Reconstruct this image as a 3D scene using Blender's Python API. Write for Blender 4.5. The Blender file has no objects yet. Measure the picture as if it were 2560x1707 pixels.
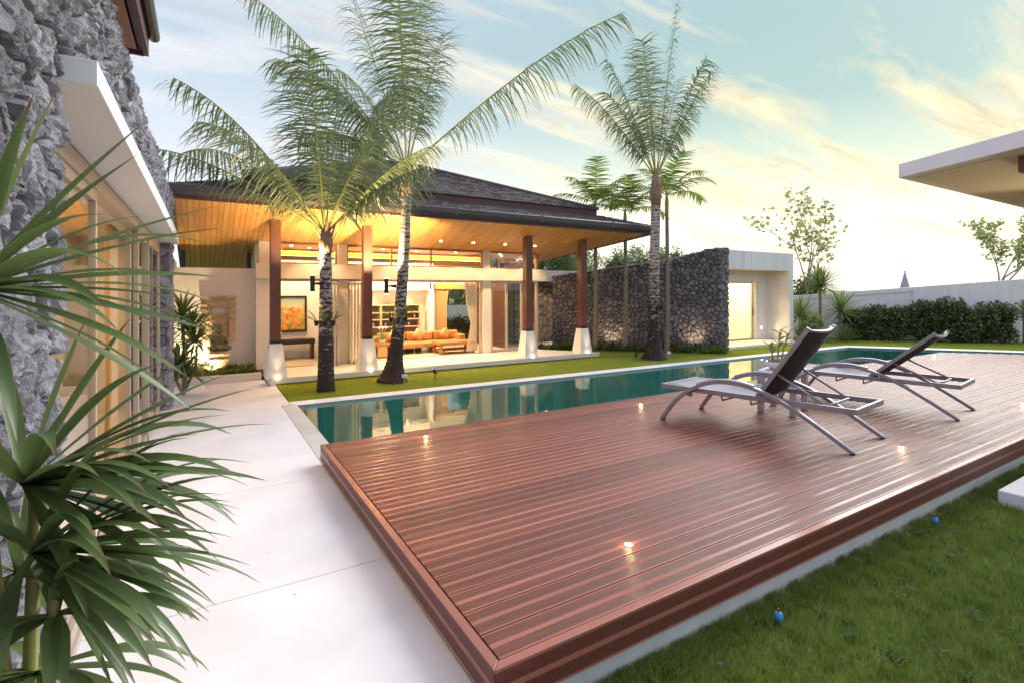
import bpy, bmesh, math, random
import numpy as np
from mathutils import Vector, Matrix
R = math.radians
sc = bpy.context.scene
col = sc.collection
random.seed(7); np.random.seed(7)

# ------------------------------------------------------------ camera
EYE = 1.97
TH = R(31.14)
VIEW = Vector((math.sin(TH), math.cos(TH), 0)); RIGHT = Vector((math.cos(TH), -math.sin(TH), 0)); UP = Vector((0, 0, 1))
FPX = 1284.0; HY = 724.0
cd = bpy.data.cameras.new('camera'); cam = bpy.data.objects.new('camera', cd); col.objects.link(cam)
cam.location = (0, 0, EYE); cam.rotation_euler = (R(90), 0, -TH)
cd.sensor_width = 36; cd.lens = FPX/2560*36; cd.shift_y = -(853.5-HY)/2560
cd.clip_start = .05; cd.clip_end = 3000
sc.camera = cam

# ------------------------------------------------------------ sky and sun
SUN_AZ = R(76); SUN_EL = R(36)
sun_dir = Vector((math.sin(SUN_AZ)*math.cos(SUN_EL), math.cos(SUN_AZ)*math.cos(SUN_EL), math.sin(SUN_EL)))
world = bpy.data.worlds.new('World'); sc.world = world; world.use_nodes = True
def build_world():
    nt = world.node_tree; N = nt.nodes; L = nt.links; N.clear()
    def nd(t, **k):
        n = N.new(t)
        for a, b in k.items(): setattr(n, a, b)
        return n
    def math_(op, a, b=None, clamp=False):
        n = nd('ShaderNodeMath', operation=op, use_clamp=clamp)
        for i, v in enumerate((a, b)):
            if v is None: continue
            if isinstance(v, (int, float)): n.inputs[i].default_value = v
            else: L.new(v, n.inputs[i])
        return n.outputs[0]
    def mix(f, a, b, mode='MIX'):
        n = nd('ShaderNodeMixRGB', blend_type=mode)
        for i, v in enumerate((f, a, b)):
            if isinstance(v, (int, float)): n.inputs[i].default_value = v
            elif isinstance(v, tuple): n.inputs[i].default_value = (*v, 1)
            else: L.new(v, n.inputs[i])
        return n.outputs[0]
    def ramp(f, stops):
        n = nd('ShaderNodeValToRGB'); cr = n.color_ramp
        while len(cr.elements) < len(stops): cr.elements.new(.5)
        for e, (p, c) in zip(cr.elements, stops):
            e.position = p; e.color = (*c, 1) if isinstance(c, tuple) else (c, c, c, 1)
        L.new(f, n.inputs[0]); return n.outputs[0]
    tc = nd('ShaderNodeTexCoord'); D = tc.outputs['Generated']
    sep = nd('ShaderNodeSeparateXYZ'); L.new(D, sep.inputs[0])
    el = math_('MAXIMUM', sep.outputs[2], 0.0)
    dot = nd('ShaderNodeVectorMath', operation='DOT_PRODUCT'); L.new(D, dot.inputs[0]); dot.inputs[1].default_value = Vector((math.sin(R(64)), math.cos(R(64)), .05)).normalized()   # brightest part of the evening horizon
    d01 = math_('ADD', math_('MULTIPLY', dot.outputs['Value'], .5), .5, True)
    sky = nd('ShaderNodeTexSky', sky_type='NISHITA', sun_disc=False, sun_elevation=SUN_EL, sun_rotation=SUN_AZ, air_density=1.0, dust_density=2.5, ozone_density=2.0, altitude=50)
    # clear air of the evening: pale near the horizon, teal higher up in view
    clear = ramp(el, [(0, (5.3, 5.2, 5.5)), (.10, (4.8, 4.9, 5.3)), (.24, (3.95, 4.2, 4.6)), (.42, (2.6, 3.2, 3.65)), (.7, (4.0, 4.3, 5.5)), (1, (4.9, 5.2, 6.6))])  # zenith stops brightened out of frame as added ambient fill
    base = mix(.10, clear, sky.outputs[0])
    # the side away from the sunset turns lavender
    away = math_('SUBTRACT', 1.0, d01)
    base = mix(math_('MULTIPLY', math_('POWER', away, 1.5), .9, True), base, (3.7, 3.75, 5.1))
    # warm side of the sky round the low sun
    glow = math_('POWER', d01, 6.0)
    warm = ramp(el, [(0, (6.4, 6.0, 5.0)), (.12, (6.2, 5.8, 4.5)), (.20, (4.2, 4.6, 3.6)), (.31, (2.2, 3.15, 2.95)), (.55, (1.35, 2.3, 2.35)), (.8, (2.6, 3.2, 4.0)), (1, (3.6, 4.0, 5.4))])
    base = mix(math_('MULTIPLY', glow, 1.0, True), base, warm)
    # streaky high cloud, on a flat layer seen in perspective
    inv = math_('DIVIDE', 1.0, math_('ADD', el, .16))
    px = math_('MULTIPLY', sep.outputs[0], inv); py = math_('MULTIPLY', sep.outputs[1], inv)
    cmb = nd('ShaderNodeCombineXYZ'); L.new(px, cmb.inputs[0]); L.new(py, cmb.inputs[1])
    mp = nd('ShaderNodeMapping'); L.new(cmb.outputs[0], mp.inputs[0]); mp.inputs['Rotation'].default_value = (0, 0, R(52)); mp.inputs['Scale'].default_value = (.5, 1.9, 1); mp.inputs['Location'].default_value = (20.5, -8.4, 0)
    n1 = nd('ShaderNodeTexNoise'); L.new(mp.outputs[0], n1.inputs[0]); n1.inputs['Scale'].default_value = 1.7; n1.inputs['Detail'].default_value = 7; n1.inputs['Roughness'].default_value = .52; n1.inputs['Distortion'].default_value = .9
    n2 = nd('ShaderNodeTexNoise'); L.new(mp.outputs[0], n2.inputs[0]); n2.inputs['Scale'].default_value = 4.2; n2.inputs['Detail'].default_value = 6; n2.inputs['Roughness'].default_value = .6; n2.inputs['Distortion'].default_value = 1.4
    cl = ramp(math_('ADD', math_('MULTIPLY', n1.outputs[0], .72), math_('MULTIPLY', n2.outputs[0], .28)), [(.47, 0.0), (.55, .5), (.63, 1.0)])
    thick = ramp(n2.outputs[0], [(.45, 0.0), (.7, 1.0)])
    lit = mix(math_('POWER', d01, 5.0), (4.3, 4.5, 5.1), (6.4, 5.3, 2.9))
    shade = mix(math_('POWER', d01, 5.0), (2.6, 2.9, 3.6), (3.2, 2.5, 1.8))
    ccol = mix(math_('MULTIPLY', thick, .75), lit, shade)
    hor = ramp(el, [(0, .3), (.12, .6), (.3, .95), (1, .8)])
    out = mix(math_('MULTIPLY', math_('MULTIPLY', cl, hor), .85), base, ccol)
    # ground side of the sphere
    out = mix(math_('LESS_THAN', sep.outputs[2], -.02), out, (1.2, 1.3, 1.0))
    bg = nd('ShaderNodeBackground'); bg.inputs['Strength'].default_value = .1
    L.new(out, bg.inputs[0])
    o = nd('ShaderNodeOutputWorld'); L.new(bg.outputs[0], o.inputs[0])
build_world()
sl = bpy.data.lights.new('sun', 'SUN'); sl.energy = 1.5; sl.angle = R(40); sl.color = (1, .97, .94)
so = bpy.data.objects.new('sun', sl); col.objects.link(so); so.rotation_euler = sun_dir.to_track_quat('Z', 'Y').to_euler()
sc.view_settings.view_transform = 'Standard'; sc.view_settings.look = 'None'; sc.view_settings.gamma = 1; sc.view_settings.exposure = 1.16
sc.cycles.use_denoising = True
sc.cycles.max_bounces = 8; sc.cycles.transparent_max_bounces = 16; sc.cycles.diffuse_bounces = 4; sc.cycles.glossy_bounces = 4
sc.cycles.caustics_reflective = False; sc.cycles.caustics_refractive = False; sc.cycles.sample_clamp_indirect = 6

# ------------------------------------------------------------ helpers
class MB:
    def __init__(s): s.v = []; s.f = []
    def add(s, vs, fs):
        o = len(s.v); s.v += [tuple(v) for v in vs]; s.f += [tuple(i+o for i in f) for f in fs]; return s
    def box(s, x0, x1, y0, y1, z0, z1):
        return s.add([(x0,y0,z0),(x1,y0,z0),(x1,y1,z0),(x0,y1,z0),(x0,y0,z1),(x1,y0,z1),(x1,y1,z1),(x0,y1,z1)],
                     [(0,3,2,1),(4,5,6,7),(0,1,5,4),(1,2,6,5),(2,3,7,6),(3,0,4,7)])
    def frustum(s, c, w0, d0, w1, d1, z0, z1):
        x, y = c
        return s.add([(x-w0,y-d0,z0),(x+w0,y-d0,z0),(x+w0,y+d0,z0),(x-w0,y+d0,z0),(x-w1,y-d1,z1),(x+w1,y-d1,z1),(x+w1,y+d1,z1),(x-w1,y+d1,z1)],
                     [(0,3,2,1),(4,5,6,7),(0,1,5,4),(1,2,6,5),(2,3,7,6),(3,0,4,7)])
    def prism(s, poly, z0, z1):           # z0 / z1 numbers or per-vertex lists, poly counter-clockwise
        n = len(poly); a = z0 if isinstance(z0, (list, tuple)) else [z0]*n; b = z1 if isinstance(z1, (list, tuple)) else [z1]*n
        vs = [(p[0],p[1],a[i]) for i,p in enumerate(poly)]+[(p[0],p[1],b[i]) for i,p in enumerate(poly)]
        return s.add(vs, [tuple(range(n))[::-1], tuple(range(n,2*n))]+[(i,(i+1)%n,n+(i+1)%n,n+i) for i in range(n)])
    def tube(s, pts, rad, n=8, cap=True):
        pts = [Vector(p) for p in pts]; m = len(pts)
        if not isinstance(rad, (list, tuple)): rad = [rad]*m
        vs = []; ref = None
        for i, p in enumerate(pts):
            t = (pts[min(i+1,m-1)]-pts[max(i-1,0)]).normalized()
            if ref is None: ref = t.orthogonal().normalized()
            else: ref = (ref-t*ref.dot(t)).normalized()
            b = t.cross(ref)
            for k in range(n):
                a = 2*math.pi*k/n; vs.append(p+(ref*math.cos(a)+b*math.sin(a))*rad[i])
        fs = [(i*n+k, i*n+(k+1)%n, (i+1)*n+(k+1)%n, (i+1)*n+k) for i in range(m-1) for k in range(n)]
        if cap: fs += [tuple(range(n))[::-1], tuple(range((m-1)*n, m*n))]
        return s.add(vs, fs)
    def bar(s, pts, w, h, side):           # rectangular section swept along pts; w along side, h across
        pts = [Vector(p) for p in pts]; m = len(pts); side = Vector(side).normalized(); vs = []
        for i, p in enumerate(pts):
            t = (pts[min(i+1,m-1)]-pts[max(i-1,0)]).normalized(); u = side.cross(t).normalized()
            for a, b in ((-1,-1),(1,-1),(1,1),(-1,1)): vs.append(p+side*(a*w/2)+u*(b*h/2))
        fs = [(i*4+k, i*4+(k+1)%4, i*4+4+(k+1)%4, i*4+4+k) for i in range(m-1) for k in range(4)]
        fs += [(3,2,1,0), tuple(range((m-1)*4, m*4))]
        return s.add(vs, fs)
    def lathe(s, prof, c=(0,0,0), n=16):
        vs = []; m = len(prof)
        for r, z in prof:
            for k in range(n):
                a = 2*math.pi*k/n; vs.append((c[0]+r*math.cos(a), c[1]+r*math.sin(a), c[2]+z))
        fs = [(i*n+k, i*n+(k+1)%n, (i+1)*n+(k+1)%n, (i+1)*n+k) for i in range(m-1) for k in range(n)]
        fs += [tuple(range(n))[::-1], tuple(range((m-1)*n, m*n))]
        return s.add(vs, fs)
    def ball(s, c, r, n=10, m=7):
        r = r if isinstance(r, tuple) else (r, r, r)
        vs = [(c[0],c[1],c[2]-r[2])]
        for i in range(1, m):
            a = math.pi*i/m
            for k in range(n):
                b = 2*math.pi*k/n; vs.append((c[0]+r[0]*math.sin(a)*math.cos(b), c[1]+r[1]*math.sin(a)*math.sin(b), c[2]-r[2]*math.cos(a)))
        vs.append((c[0],c[1],c[2]+r[2])); e = len(vs)-1
        fs = [(0,1+(k+1)%n,1+k) for k in range(n)]+[(1+i*n+k,1+i*n+(k+1)%n,1+(i+1)*n+(k+1)%n,1+(i+1)*n+k) for i in range(m-2) for k in range(n)]
        fs += [(e,1+(m-2)*n+k,1+(m-2)*n+(k+1)%n) for k in range(n)]
        return s.add(vs, fs)
    def mesh(s, name, mat=None, smooth=False):
        me = bpy.data.meshes.new(name); me.from_pydata(s.v, [], s.f)
        if mat: me.materials.append(mat)
        if smooth: me.polygons.foreach_set('use_smooth', [True]*len(me.polygons))
        me.update(); return me
    def build(s, name, mat, parent=None, smooth=False, bevel=0, **k):
        return obj(name, s.mesh(name, mat, smooth), parent, bevel=bevel, **k)
def obj(name, me, parent=None, loc=None, rotz=0, bevel=0, label=None, kind=None):
    o = bpy.data.objects.new(name, me); col.objects.link(o)
    if parent: o.parent = parent
    if loc: o.location = loc
    if rotz: o.rotation_euler[2] = rotz
    if bevel:
        b = o.modifiers.new('bevel', 'BEVEL'); b.width = bevel; b.segments = 2; b.limit_method = 'ANGLE'; b.angle_limit = R(40)
    if label: o['label'] = label
    if kind: o['kind'] = kind
    return o
def tag(o, label, cat, group=None):
    o['label'] = label; o['category'] = cat
    if group: o['group'] = group
    return o
def thing(name, label, cat, loc=(0,0,0), rotz=0, group=None):
    o = bpy.data.objects.new(name, None); col.objects.link(o); o.empty_display_size = .1
    o.location = loc; o.rotation_euler = (0,0,rotz); return tag(o, label, cat, group)
def struct(o): o['kind'] = 'structure'; return o
def fastmesh(name, V, F, mat, smooth=False):
    V = np.asarray(V, np.float32).reshape(-1,3); F = np.asarray(F, np.int32); k = F.shape[1]
    me = bpy.data.meshes.new(name); me.vertices.add(len(V)); me.vertices.foreach_set('co', V.ravel())
    me.loops.add(F.size); me.loops.foreach_set('vertex_index', F.ravel())
    me.polygons.add(len(F)); me.polygons.foreach_set('loop_start', np.arange(0, F.size, k, dtype=np.int32)); me.polygons.foreach_set('loop_total', np.full(len(F), k, np.int32))
    if smooth: me.polygons.foreach_set('use_smooth', np.ones(len(F), bool))
    me.materials.append(mat); me.update(calc_edges=True); me.validate(); return me
def lamp(name, kind, loc, energy, color=(1,.66,.32), parent=None, size=.1, aim=None, spot=R(80), blend=.6):
    l = bpy.data.lights.new(name, kind); l.energy = energy; l.color = color
    if kind == 'AREA': l.size = size
    elif kind in ('POINT', 'SPOT'): l.shadow_soft_size = size
    if kind == 'SPOT': l.spot_size = spot; l.spot_blend = blend
    o = bpy.data.objects.new(name, l); col.objects.link(o); o.location = loc
    if aim is not None: o.rotation_euler = (-Vector(aim)).to_track_quat('Z', 'Y').to_euler()
    if parent: o.parent = parent
    return o
# a pixel of the photograph (2560 wide) gives a direction only; the surface it meets gives the distance
def ray(u, v): return VIEW+RIGHT*((u-1280)/FPX)+UP*((HY-v)/FPX)
def on_z(u, v, z): r = ray(u, v); return Vector((0,0,EYE))+r*((z-EYE)/r.z)

# ------------------------------------------------------------ materials
MATS = {}
def material(name, color=(.5,.5,.5), rough=.6, metal=0, noise=None, bump=None, spec=.5, var=0, coat=0, coords='Object', build=None):
    m = bpy.data.materials.new(name); m.use_nodes = True; nt = m.node_tree; N = nt.nodes; L = nt.links
    p = N['Principled BSDF']; p.inputs['Roughness'].default_value = rough; p.inputs['Metallic'].default_value = metal
    p.inputs['Base Color'].default_value = (*color, 1); p.inputs['Specular IOR Level'].default_value = spec; p.inputs['Coat Weight'].default_value = coat
    tc = N.new('ShaderNodeTexCoord'); c = tc.outputs[coords]
    out = None
    if noise:                                  # (scale, colour2, lo, hi[, stretch])
        t = N.new('ShaderNodeTexNoise'); t.inputs['Scale'].default_value = noise[0]; t.inputs['Detail'].default_value = 6; t.inputs['Roughness'].default_value = .6
        if len(noise) > 4:
            mp = N.new('ShaderNodeMapping'); mp.inputs['Scale'].default_value = noise[4]; L.new(c, mp.inputs[0]); L.new(mp.outputs[0], t.inputs[0])
        else: L.new(c, t.inputs[0])
        rp = N.new('ShaderNodeValToRGB'); rp.color_ramp.elements[0].position = noise[2]; rp.color_ramp.elements[1].position = noise[3]
        rp.color_ramp.elements[0].color = (*color, 1); rp.color_ramp.elements[1].color = (*noise[1], 1)
        L.new(t.outputs[0], rp.inputs[0]); out = rp.outputs[0]
    if var:                                    # each object a little lighter or darker
        oi = N.new('ShaderNodeObjectInfo'); mr = N.new('ShaderNodeMapRange'); mr.inputs[3].default_value = 1-var; mr.inputs[4].default_value = 1+var; L.new(oi.outputs['Random'], mr.inputs[0])
        mx = N.new('ShaderNodeVectorMath'); mx.operation = 'SCALE'
        if out: L.new(out, mx.inputs[0])
        else: mx.inputs[0].default_value = color
        L.new(mr.outputs[0], mx.inputs['Scale']); out = mx.outputs[0]
    if out: L.new(out, p.inputs['Base Color'])
    if bump:                                   # (scale, strength, distance)
        t = N.new('ShaderNodeTexNoise'); t.inputs['Scale'].default_value = bump[0]; t.inputs['Detail'].default_value = 8; L.new(c, t.inputs[0])
        b = N.new('ShaderNodeBump'); b.inputs['Strength'].default_value = bump[1]; b.inputs['Distance'].default_value = bump[2]; L.new(t.outputs[0], b.inputs['Height']); L.new(b.outputs[0], p.inputs['Normal'])
    if build: build(m, N, L, p, c)
    MATS[name] = m; return m
def emission(name, color, strength):
    m = bpy.data.materials.new(name); m.use_nodes = True; N = m.node_tree.nodes; N.clear()
    e = N.new('ShaderNodeEmission'); e.inputs[0].default_value = (*color, 1); e.inputs[1].default_value = strength
    o = N.new('ShaderNodeOutputMaterial'); m.node_tree.links.new(e.outputs[0], o.inputs[0]); MATS[name] = m; return m
def leafmat(name, dark, light, trans=.3, rough=.45, gloss=.06, stripes=0):
    m = bpy.data.materials.new(name); m.use_nodes = True; nt = m.node_tree; N = nt.nodes; L = nt.links; N.clear()
    g = N.new('ShaderNodeNewGeometry'); rp = N.new('ShaderNodeValToRGB'); rp.color_ramp.elements[0].color = (*dark, 1); rp.color_ramp.elements[1].color = (*light, 1)
    oi = N.new('ShaderNodeObjectInfo'); ad = N.new('ShaderNodeMath'); ad.operation = 'MULTIPLY_ADD'; L.new(g.outputs['Random Per Island'], ad.inputs[0]); ad.inputs[1].default_value = .65
    ml = N.new('ShaderNodeMath'); ml.operation = 'MULTIPLY'; L.new(oi.outputs['Random'], ml.inputs[0]); ml.inputs[1].default_value = .35; L.new(ml.outputs[0], ad.inputs[2])
    L.new(ad.outputs[0], rp.inputs[0])
    d = N.new('ShaderNodeBsdfDiffuse'); t = N.new('ShaderNodeBsdfTranslucent'); gl = N.new('ShaderNodeBsdfGlossy'); gl.inputs['Roughness'].default_value = rough
    a = N.new('ShaderNodeMixShader'); a.inputs[0].default_value = trans; b = N.new('ShaderNodeMixShader'); b.inputs[0].default_value = gloss
    hue = N.new('ShaderNodeHueSaturation'); hue.inputs['Value'].default_value = 1.5; hue.inputs['Hue'].default_value = .48; L.new(rp.outputs[0], hue.inputs['Color'])
    L.new(rp.outputs[0], d.inputs[0]); L.new(hue.outputs[0], t.inputs[0]); L.new(d.outputs[0], a.inputs[1]); L.new(t.outputs[0], a.inputs[2]); L.new(a.outputs[0], b.inputs[1]); L.new(gl.outputs[0], b.inputs[2])
    o = N.new('ShaderNodeOutputMaterial'); L.new(b.outputs[0], o.inputs[0]); MATS[name] = m; return m

material('plaster', (.70,.68,.65), .85, noise=(1.6, (.80,.785,.765), .28, .62, (2.2,2.2,.35)), bump=(60, .15, .01))
material('plaster_cream', (.72,.66,.56), .85, noise=(1.5, (.78,.72,.62), .3, .7), bump=(60, .12, .01))
material('fascia_white', (.8,.8,.82), .7, noise=(2, (.84,.84,.86), .3, .7))
def _path(m, N, L, p, c):
    t = N.new('ShaderNodeTexNoise'); t.inputs['Scale'].default_value = 240; t.inputs['Detail'].default_value = 3; L.new(c, t.inputs[0])
    t2 = N.new('ShaderNodeTexNoise'); t2.inputs['Scale'].default_value = 1.6; t2.inputs['Detail'].default_value = 8; L.new(c, t2.inputs[0])
    r1 = N.new('ShaderNodeValToRGB'); r1.color_ramp.elements[0].position = .28; r1.color_ramp.elements[0].color = (.50,.50,.52,1); r1.color_ramp.elements[1].position = .5; r1.color_ramp.elements[1].color = (.86,.86,.885,1); L.new(t.outputs[0], r1.inputs[0])
    r2 = N.new('ShaderNodeValToRGB'); r2.color_ramp.elements[0].position = .3; r2.color_ramp.elements[0].color = (.86,.86,.865,1); r2.color_ramp.elements[1].position = .65; r2.color_ramp.elements[1].color = (1,1,1,1); L.new(t2.outputs[0], r2.inputs[0])
    mx = N.new('ShaderNodeMixRGB'); mx.blend_type = 'MULTIPLY'; mx.inputs[0].default_value = 1; L.new(r1.outputs[0], mx.inputs[1]); L.new(r2.outputs[0], mx.inputs[2]); vo = N.new('ShaderNodeTexVoronoi'); vo.inputs['Scale'].default_value = 2.6; L.new(c, vo.inputs[0]); sp = N.new('ShaderNodeValToRGB'); sp.color_ramp.elements[0].position = .016; sp.color_ramp.elements[0].color = (.22,.18,.14,1); sp.color_ramp.elements[1].position = .026; sp.color_ramp.elements[1].color = (1,1,1,1); L.new(vo.outputs['Distance'], sp.inputs[0])
    mz = N.new('ShaderNodeMixRGB'); mz.blend_type = 'MULTIPLY'; mz.inputs[0].default_value = .8; L.new(mx.outputs[0], mz.inputs[1]); L.new(sp.outputs[0], mz.inputs[2]); L.new(mz.outputs[0], p.inputs['Base Color'])
    b = N.new('ShaderNodeBump'); b.inputs['Strength'].default_value = .25; b.inputs['Distance'].default_value = .003; L.new(t.outputs[0], b.inputs['Height']); L.new(b.outputs[0], p.inputs['Normal'])
material('path_stone', (.8,.8,.8), .75, build=_path)
material('tile_grey', (.5,.52,.53), .45, var=.08, noise=(6, (.58,.6,.6), .3, .7))
material('coping_white', (.78,.78,.8), .5, noise=(5, (.84,.84,.85), .3, .7))
material('concrete', (.5,.52,.5), .9, noise=(4, (.62,.63,.6), .3, .7), bump=(40, .3, .01))
material('dark_gap', (.03,.025,.022), .9)
material('earth', (.10,.07,.045), .95, noise=(8, (.16,.12,.08), .3, .7))
def _deck(axis):
    def f(m, N, L, p, c):
        s = N.new('ShaderNodeSeparateXYZ'); L.new(c, s.inputs[0]); w = s.outputs[axis]   # across the board, metres from its middle
        ab = N.new('ShaderNodeMath'); ab.operation = 'ABSOLUTE'; L.new(w, ab.inputs[0])
        st = N.new('ShaderNodeValToRGB'); st.color_ramp.interpolation = 'LINEAR'
        e = st.color_ramp.elements; e[0].position = .145; e[0].color = (1,1,1,1); e[1].position = .16; e[1].color = (0,0,0,1); a = e.new(.84); a.color = (0,0,0,1); a = e.new(.87); a.color = (1,1,1,1)
        sc_ = N.new('ShaderNodeMath'); sc_.operation = 'DIVIDE'; L.new(ab.outputs[0], sc_.inputs[0]); sc_.inputs[1].default_value = .0985; L.new(sc_.outputs[0], st.inputs[0])
        mp = N.new('ShaderNodeMapping'); mp.inputs['Scale'].default_value = (2.2, 60, 60) if axis == 1 else (60, 60, 60); L.new(c, mp.inputs[0])
        oi = N.new('ShaderNodeObjectInfo'); av = N.new('ShaderNodeVectorMath'); av.operation = 'ADD'; L.new(mp.outputs[0], av.inputs[0]); mu = N.new('ShaderNodeMath'); mu.operation = 'MULTIPLY'; mu.inputs[1].default_value = 37; L.new(oi.outputs['Random'], mu.inputs[0]); L.new(mu.outputs[0], av.inputs[1])
        g = N.new('ShaderNodeTexNoise'); g.inputs['Scale'].default_value = 1; g.inputs['Detail'].default_value = 5; L.new(av.outputs[0], g.inputs[0])
        r = N.new('ShaderNodeValToRGB'); r.color_ramp.elements[0].position = .3; r.color_ramp.elements[0].color = (.115,.030,.021,1); r.color_ramp.elements[1].position = .72; r.color_ramp.elements[1].color = (.185,.053,.036,1); L.new(g.outputs[0], r.inputs[0])
        mx = N.new('ShaderNodeMixRGB'); L.new(st.outputs[0], mx.inputs[0]); L.new(r.outputs[0], mx.inputs[1]); mx.inputs[2].default_value = (.38,.148,.106,1)
        mr = N.new('ShaderNodeMapRange'); mr.inputs[3].default_value = .74; mr.inputs[4].default_value = 1.2; L.new(oi.outputs['Random'], mr.inputs[0])
        vs = N.new('ShaderNodeVectorMath'); vs.operation = 'SCALE'; L.new(mx.outputs[0], vs.inputs[0]); L.new(mr.outputs[0], vs.inputs['Scale']); L.new(vs.outputs[0], p.inputs['Base Color'])
        t2 = N.new('ShaderNodeTexNoise'); t2.inputs['Scale'].default_value = 1.7; t2.inputs['Detail'].default_value = 5; L.new(c, t2.inputs[0])
        rr = N.new('ShaderNodeMapRange'); rr.inputs[1].default_value = .3; rr.inputs[2].default_value = .7; rr.inputs[3].default_value = .40; rr.inputs[4].default_value = .48; L.new(t2.outputs[0], rr.inputs[0])
        rs = N.new('ShaderNodeMath'); rs.operation = 'MULTIPLY_ADD'; L.new(st.outputs[0], rs.inputs[0]); rs.inputs[1].default_value = -.2; L.new(rr.outputs[0], rs.inputs[2]); L.new(rs.outputs[0], p.inputs['Roughness'])
        # fine ribs on both sides of the smooth stripe
        wv = N.new('ShaderNodeMath'); wv.operation = 'SINE'; k = N.new('ShaderNodeMath'); k.operation = 'MULTIPLY'; k.inputs[1].default_value = 2*math.pi/.0062; L.new(w, k.inputs[0]); L.new(k.outputs[0], wv.inputs[0])
        iv = N.new('ShaderNodeMath'); iv.operation = 'SUBTRACT'; iv.inputs[0].default_value = 1; L.new(st.outputs[0], iv.inputs[1])
        hh = N.new('ShaderNodeMath'); hh.operation = 'MULTIPLY'; L.new(wv.outputs[0], hh.inputs[0]); L.new(iv.outputs[0], hh.inputs[1])
        b = N.new('ShaderNodeBump'); b.inputs['Strength'].default_value = .32; b.inputs['Distance'].default_value = .0014; L.new(hh.outputs[0], b.inputs['Height']); L.new(b.outputs[0], p.inputs['Normal'])
    return f
material('deck_wood', (.24,.09,.06), .35, build=_deck(1), spec=.36)
material('deck_fascia', (.24,.09,.06), .45, build=_deck(2), spec=.45)
material('deck_trim', (.27,.10,.065), .38, noise=(5, (.34,.14,.09), .3, .7, (1,14,14)), spec=.5)
material('soffit_wood', (.46,.215,.060), .38, noise=(3, (.58,.30,.095), .3, .72, (8,.8,8)), var=.14, spec=.4)
material('soffit_red', (.34,.14,.07), .45, noise=(3, (.42,.19,.10), .3, .72, (8,.8,8)), var=.1)
material('column_wood', (.115,.036,.022), .42, noise=(3, (.16,.052,.03), .3, .7, (10,10,.7)))
material('gutter', (.075,.062,.070), .32, metal=.2)
material('fascia_maroon', (.105,.042,.042), .5)
material('dark_metal', (.035,.035,.04), .4, metal=.5)
material('shingle', (.085,.068,.070), .78, noise=(9, (.17,.14,.145), .3, .75), bump=(30, .4, .01))
def _stone(a, b, cc, k=1.0):
    def f(m, N, L, p, c):
        oi = N.new('ShaderNodeObjectInfo'); gi = N.new('ShaderNodeNewGeometry')
        t = N.new('ShaderNodeTexNoise'); t.inputs['Scale'].default_value = 9*k; t.inputs['Detail'].default_value = 10; t.inputs['Roughness'].default_value = .68; L.new(c, t.inputs[0])
        r = N.new('ShaderNodeValToRGB'); e = r.color_ramp.elements; e[0].position = .32; e[0].color = (*a, 1); e[1].position = .6; e[1].color = (*b, 1); x = e.new(.76); x.color = (*cc, 1); L.new(t.outputs[0], r.inputs[0])
        mr = N.new('ShaderNodeMapRange'); mr.inputs[3].default_value = .66; mr.inputs[4].default_value = 1.3
        ad = N.new('ShaderNodeMath'); ad.operation = 'ADD'; L.new(oi.outputs['Random'], ad.inputs[0]); L.new(gi.outputs['Random Per Island'], ad.inputs[1]); fr = N.new('ShaderNodeMath'); fr.operation = 'FRACT'; L.new(ad.outputs[0], fr.inputs[0]); L.new(fr.outputs[0], mr.inputs[0])
        vs = N.new('ShaderNodeVectorMath'); vs.operation = 'SCALE'; L.new(r.outputs[0], vs.inputs[0]); L.new(mr.outputs[0], vs.inputs['Scale']); L.new(vs.outputs[0], p.inputs['Base Color'])
        t2 = N.new('ShaderNodeTexNoise'); t2.inputs['Scale'].default_value = 22*k; t2.inputs['Detail'].default_value = 10; t2.inputs['Roughness'].default_value = .7; L.new(c, t2.inputs[0])
        bm = N.new('ShaderNodeBump'); bm.inputs['Strength'].default_value = 1.0; bm.inputs['Distance'].default_value = .055/k; L.new(t2.outputs[0], bm.inputs['Height']); L.new(bm.outputs[0], p.inputs['Normal'])
    return f
material('stone_grey', (.3,.3,.3), .85, build=_stone((.27,.26,.30), (.50,.485,.55), (.80,.78,.83), 1.2))
material('stone_dark', (.15,.14,.15), .85, build=_stone((.095,.085,.088), (.27,.245,.25), (.62,.58,.55), 1.4))
material('mortar', (.065,.06,.064), .95)
material('mortar_grey', (.13,.125,.14), .95, bump=(30, .6, .02))
material('alu_beige', (.50,.42,.34), .4, metal=.25)
material('alu_grey', (.31,.305,.345), .45, metal=.45, noise=(3, (.36,.355,.395), .3, .7))
def _sling(a, b):
    def f(m, N, L, p, c):
        t = N.new('ShaderNodeTexWave'); t.inputs['Scale'].default_value = 60; t.bands_direction = 'X'; L.new(c, t.inputs[0])
        bm = N.new('ShaderNodeBump'); bm.inputs['Strength'].default_value = .2; bm.inputs['Distance'].default_value = .001; L.new(t.outputs[0], bm.inputs['Height']); L.new(bm.outputs[0], p.inputs['Normal'])
    return f
material('sling_dark', (.010,.007,.007), .75, noise=(2, (.014,.010,.010), .3, .7), build=_sling(0, 0))
material('sling_grey', (.20,.195,.235), .65, noise=(2, (.25,.245,.285), .3, .7), build=_sling(0, 0))
material('table_white', (.46,.45,.51), .45)
material('pot_white', (.8,.8,.8), .3)
material('bark_mulch', (.13,.07,.05), .9, noise=(60, (.3,.2,.16), .4, .7), bump=(60, .6, .01))
material('leather', (.36,.17,.06), .42, noise=(3, (.44,.22,.08), .3, .7), bump=(40, .1, .004))
material('table_wood', (.30,.12,.035), .35, noise=(4, (.38,.17,.055), .3, .7, (1,9,9)))
material('pale_wood', (.55,.33,.12), .4, noise=(4, (.62,.40,.16), .3, .7, (1,9,9)))
material('black_wood', (.02,.014,.012), .4)
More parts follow.
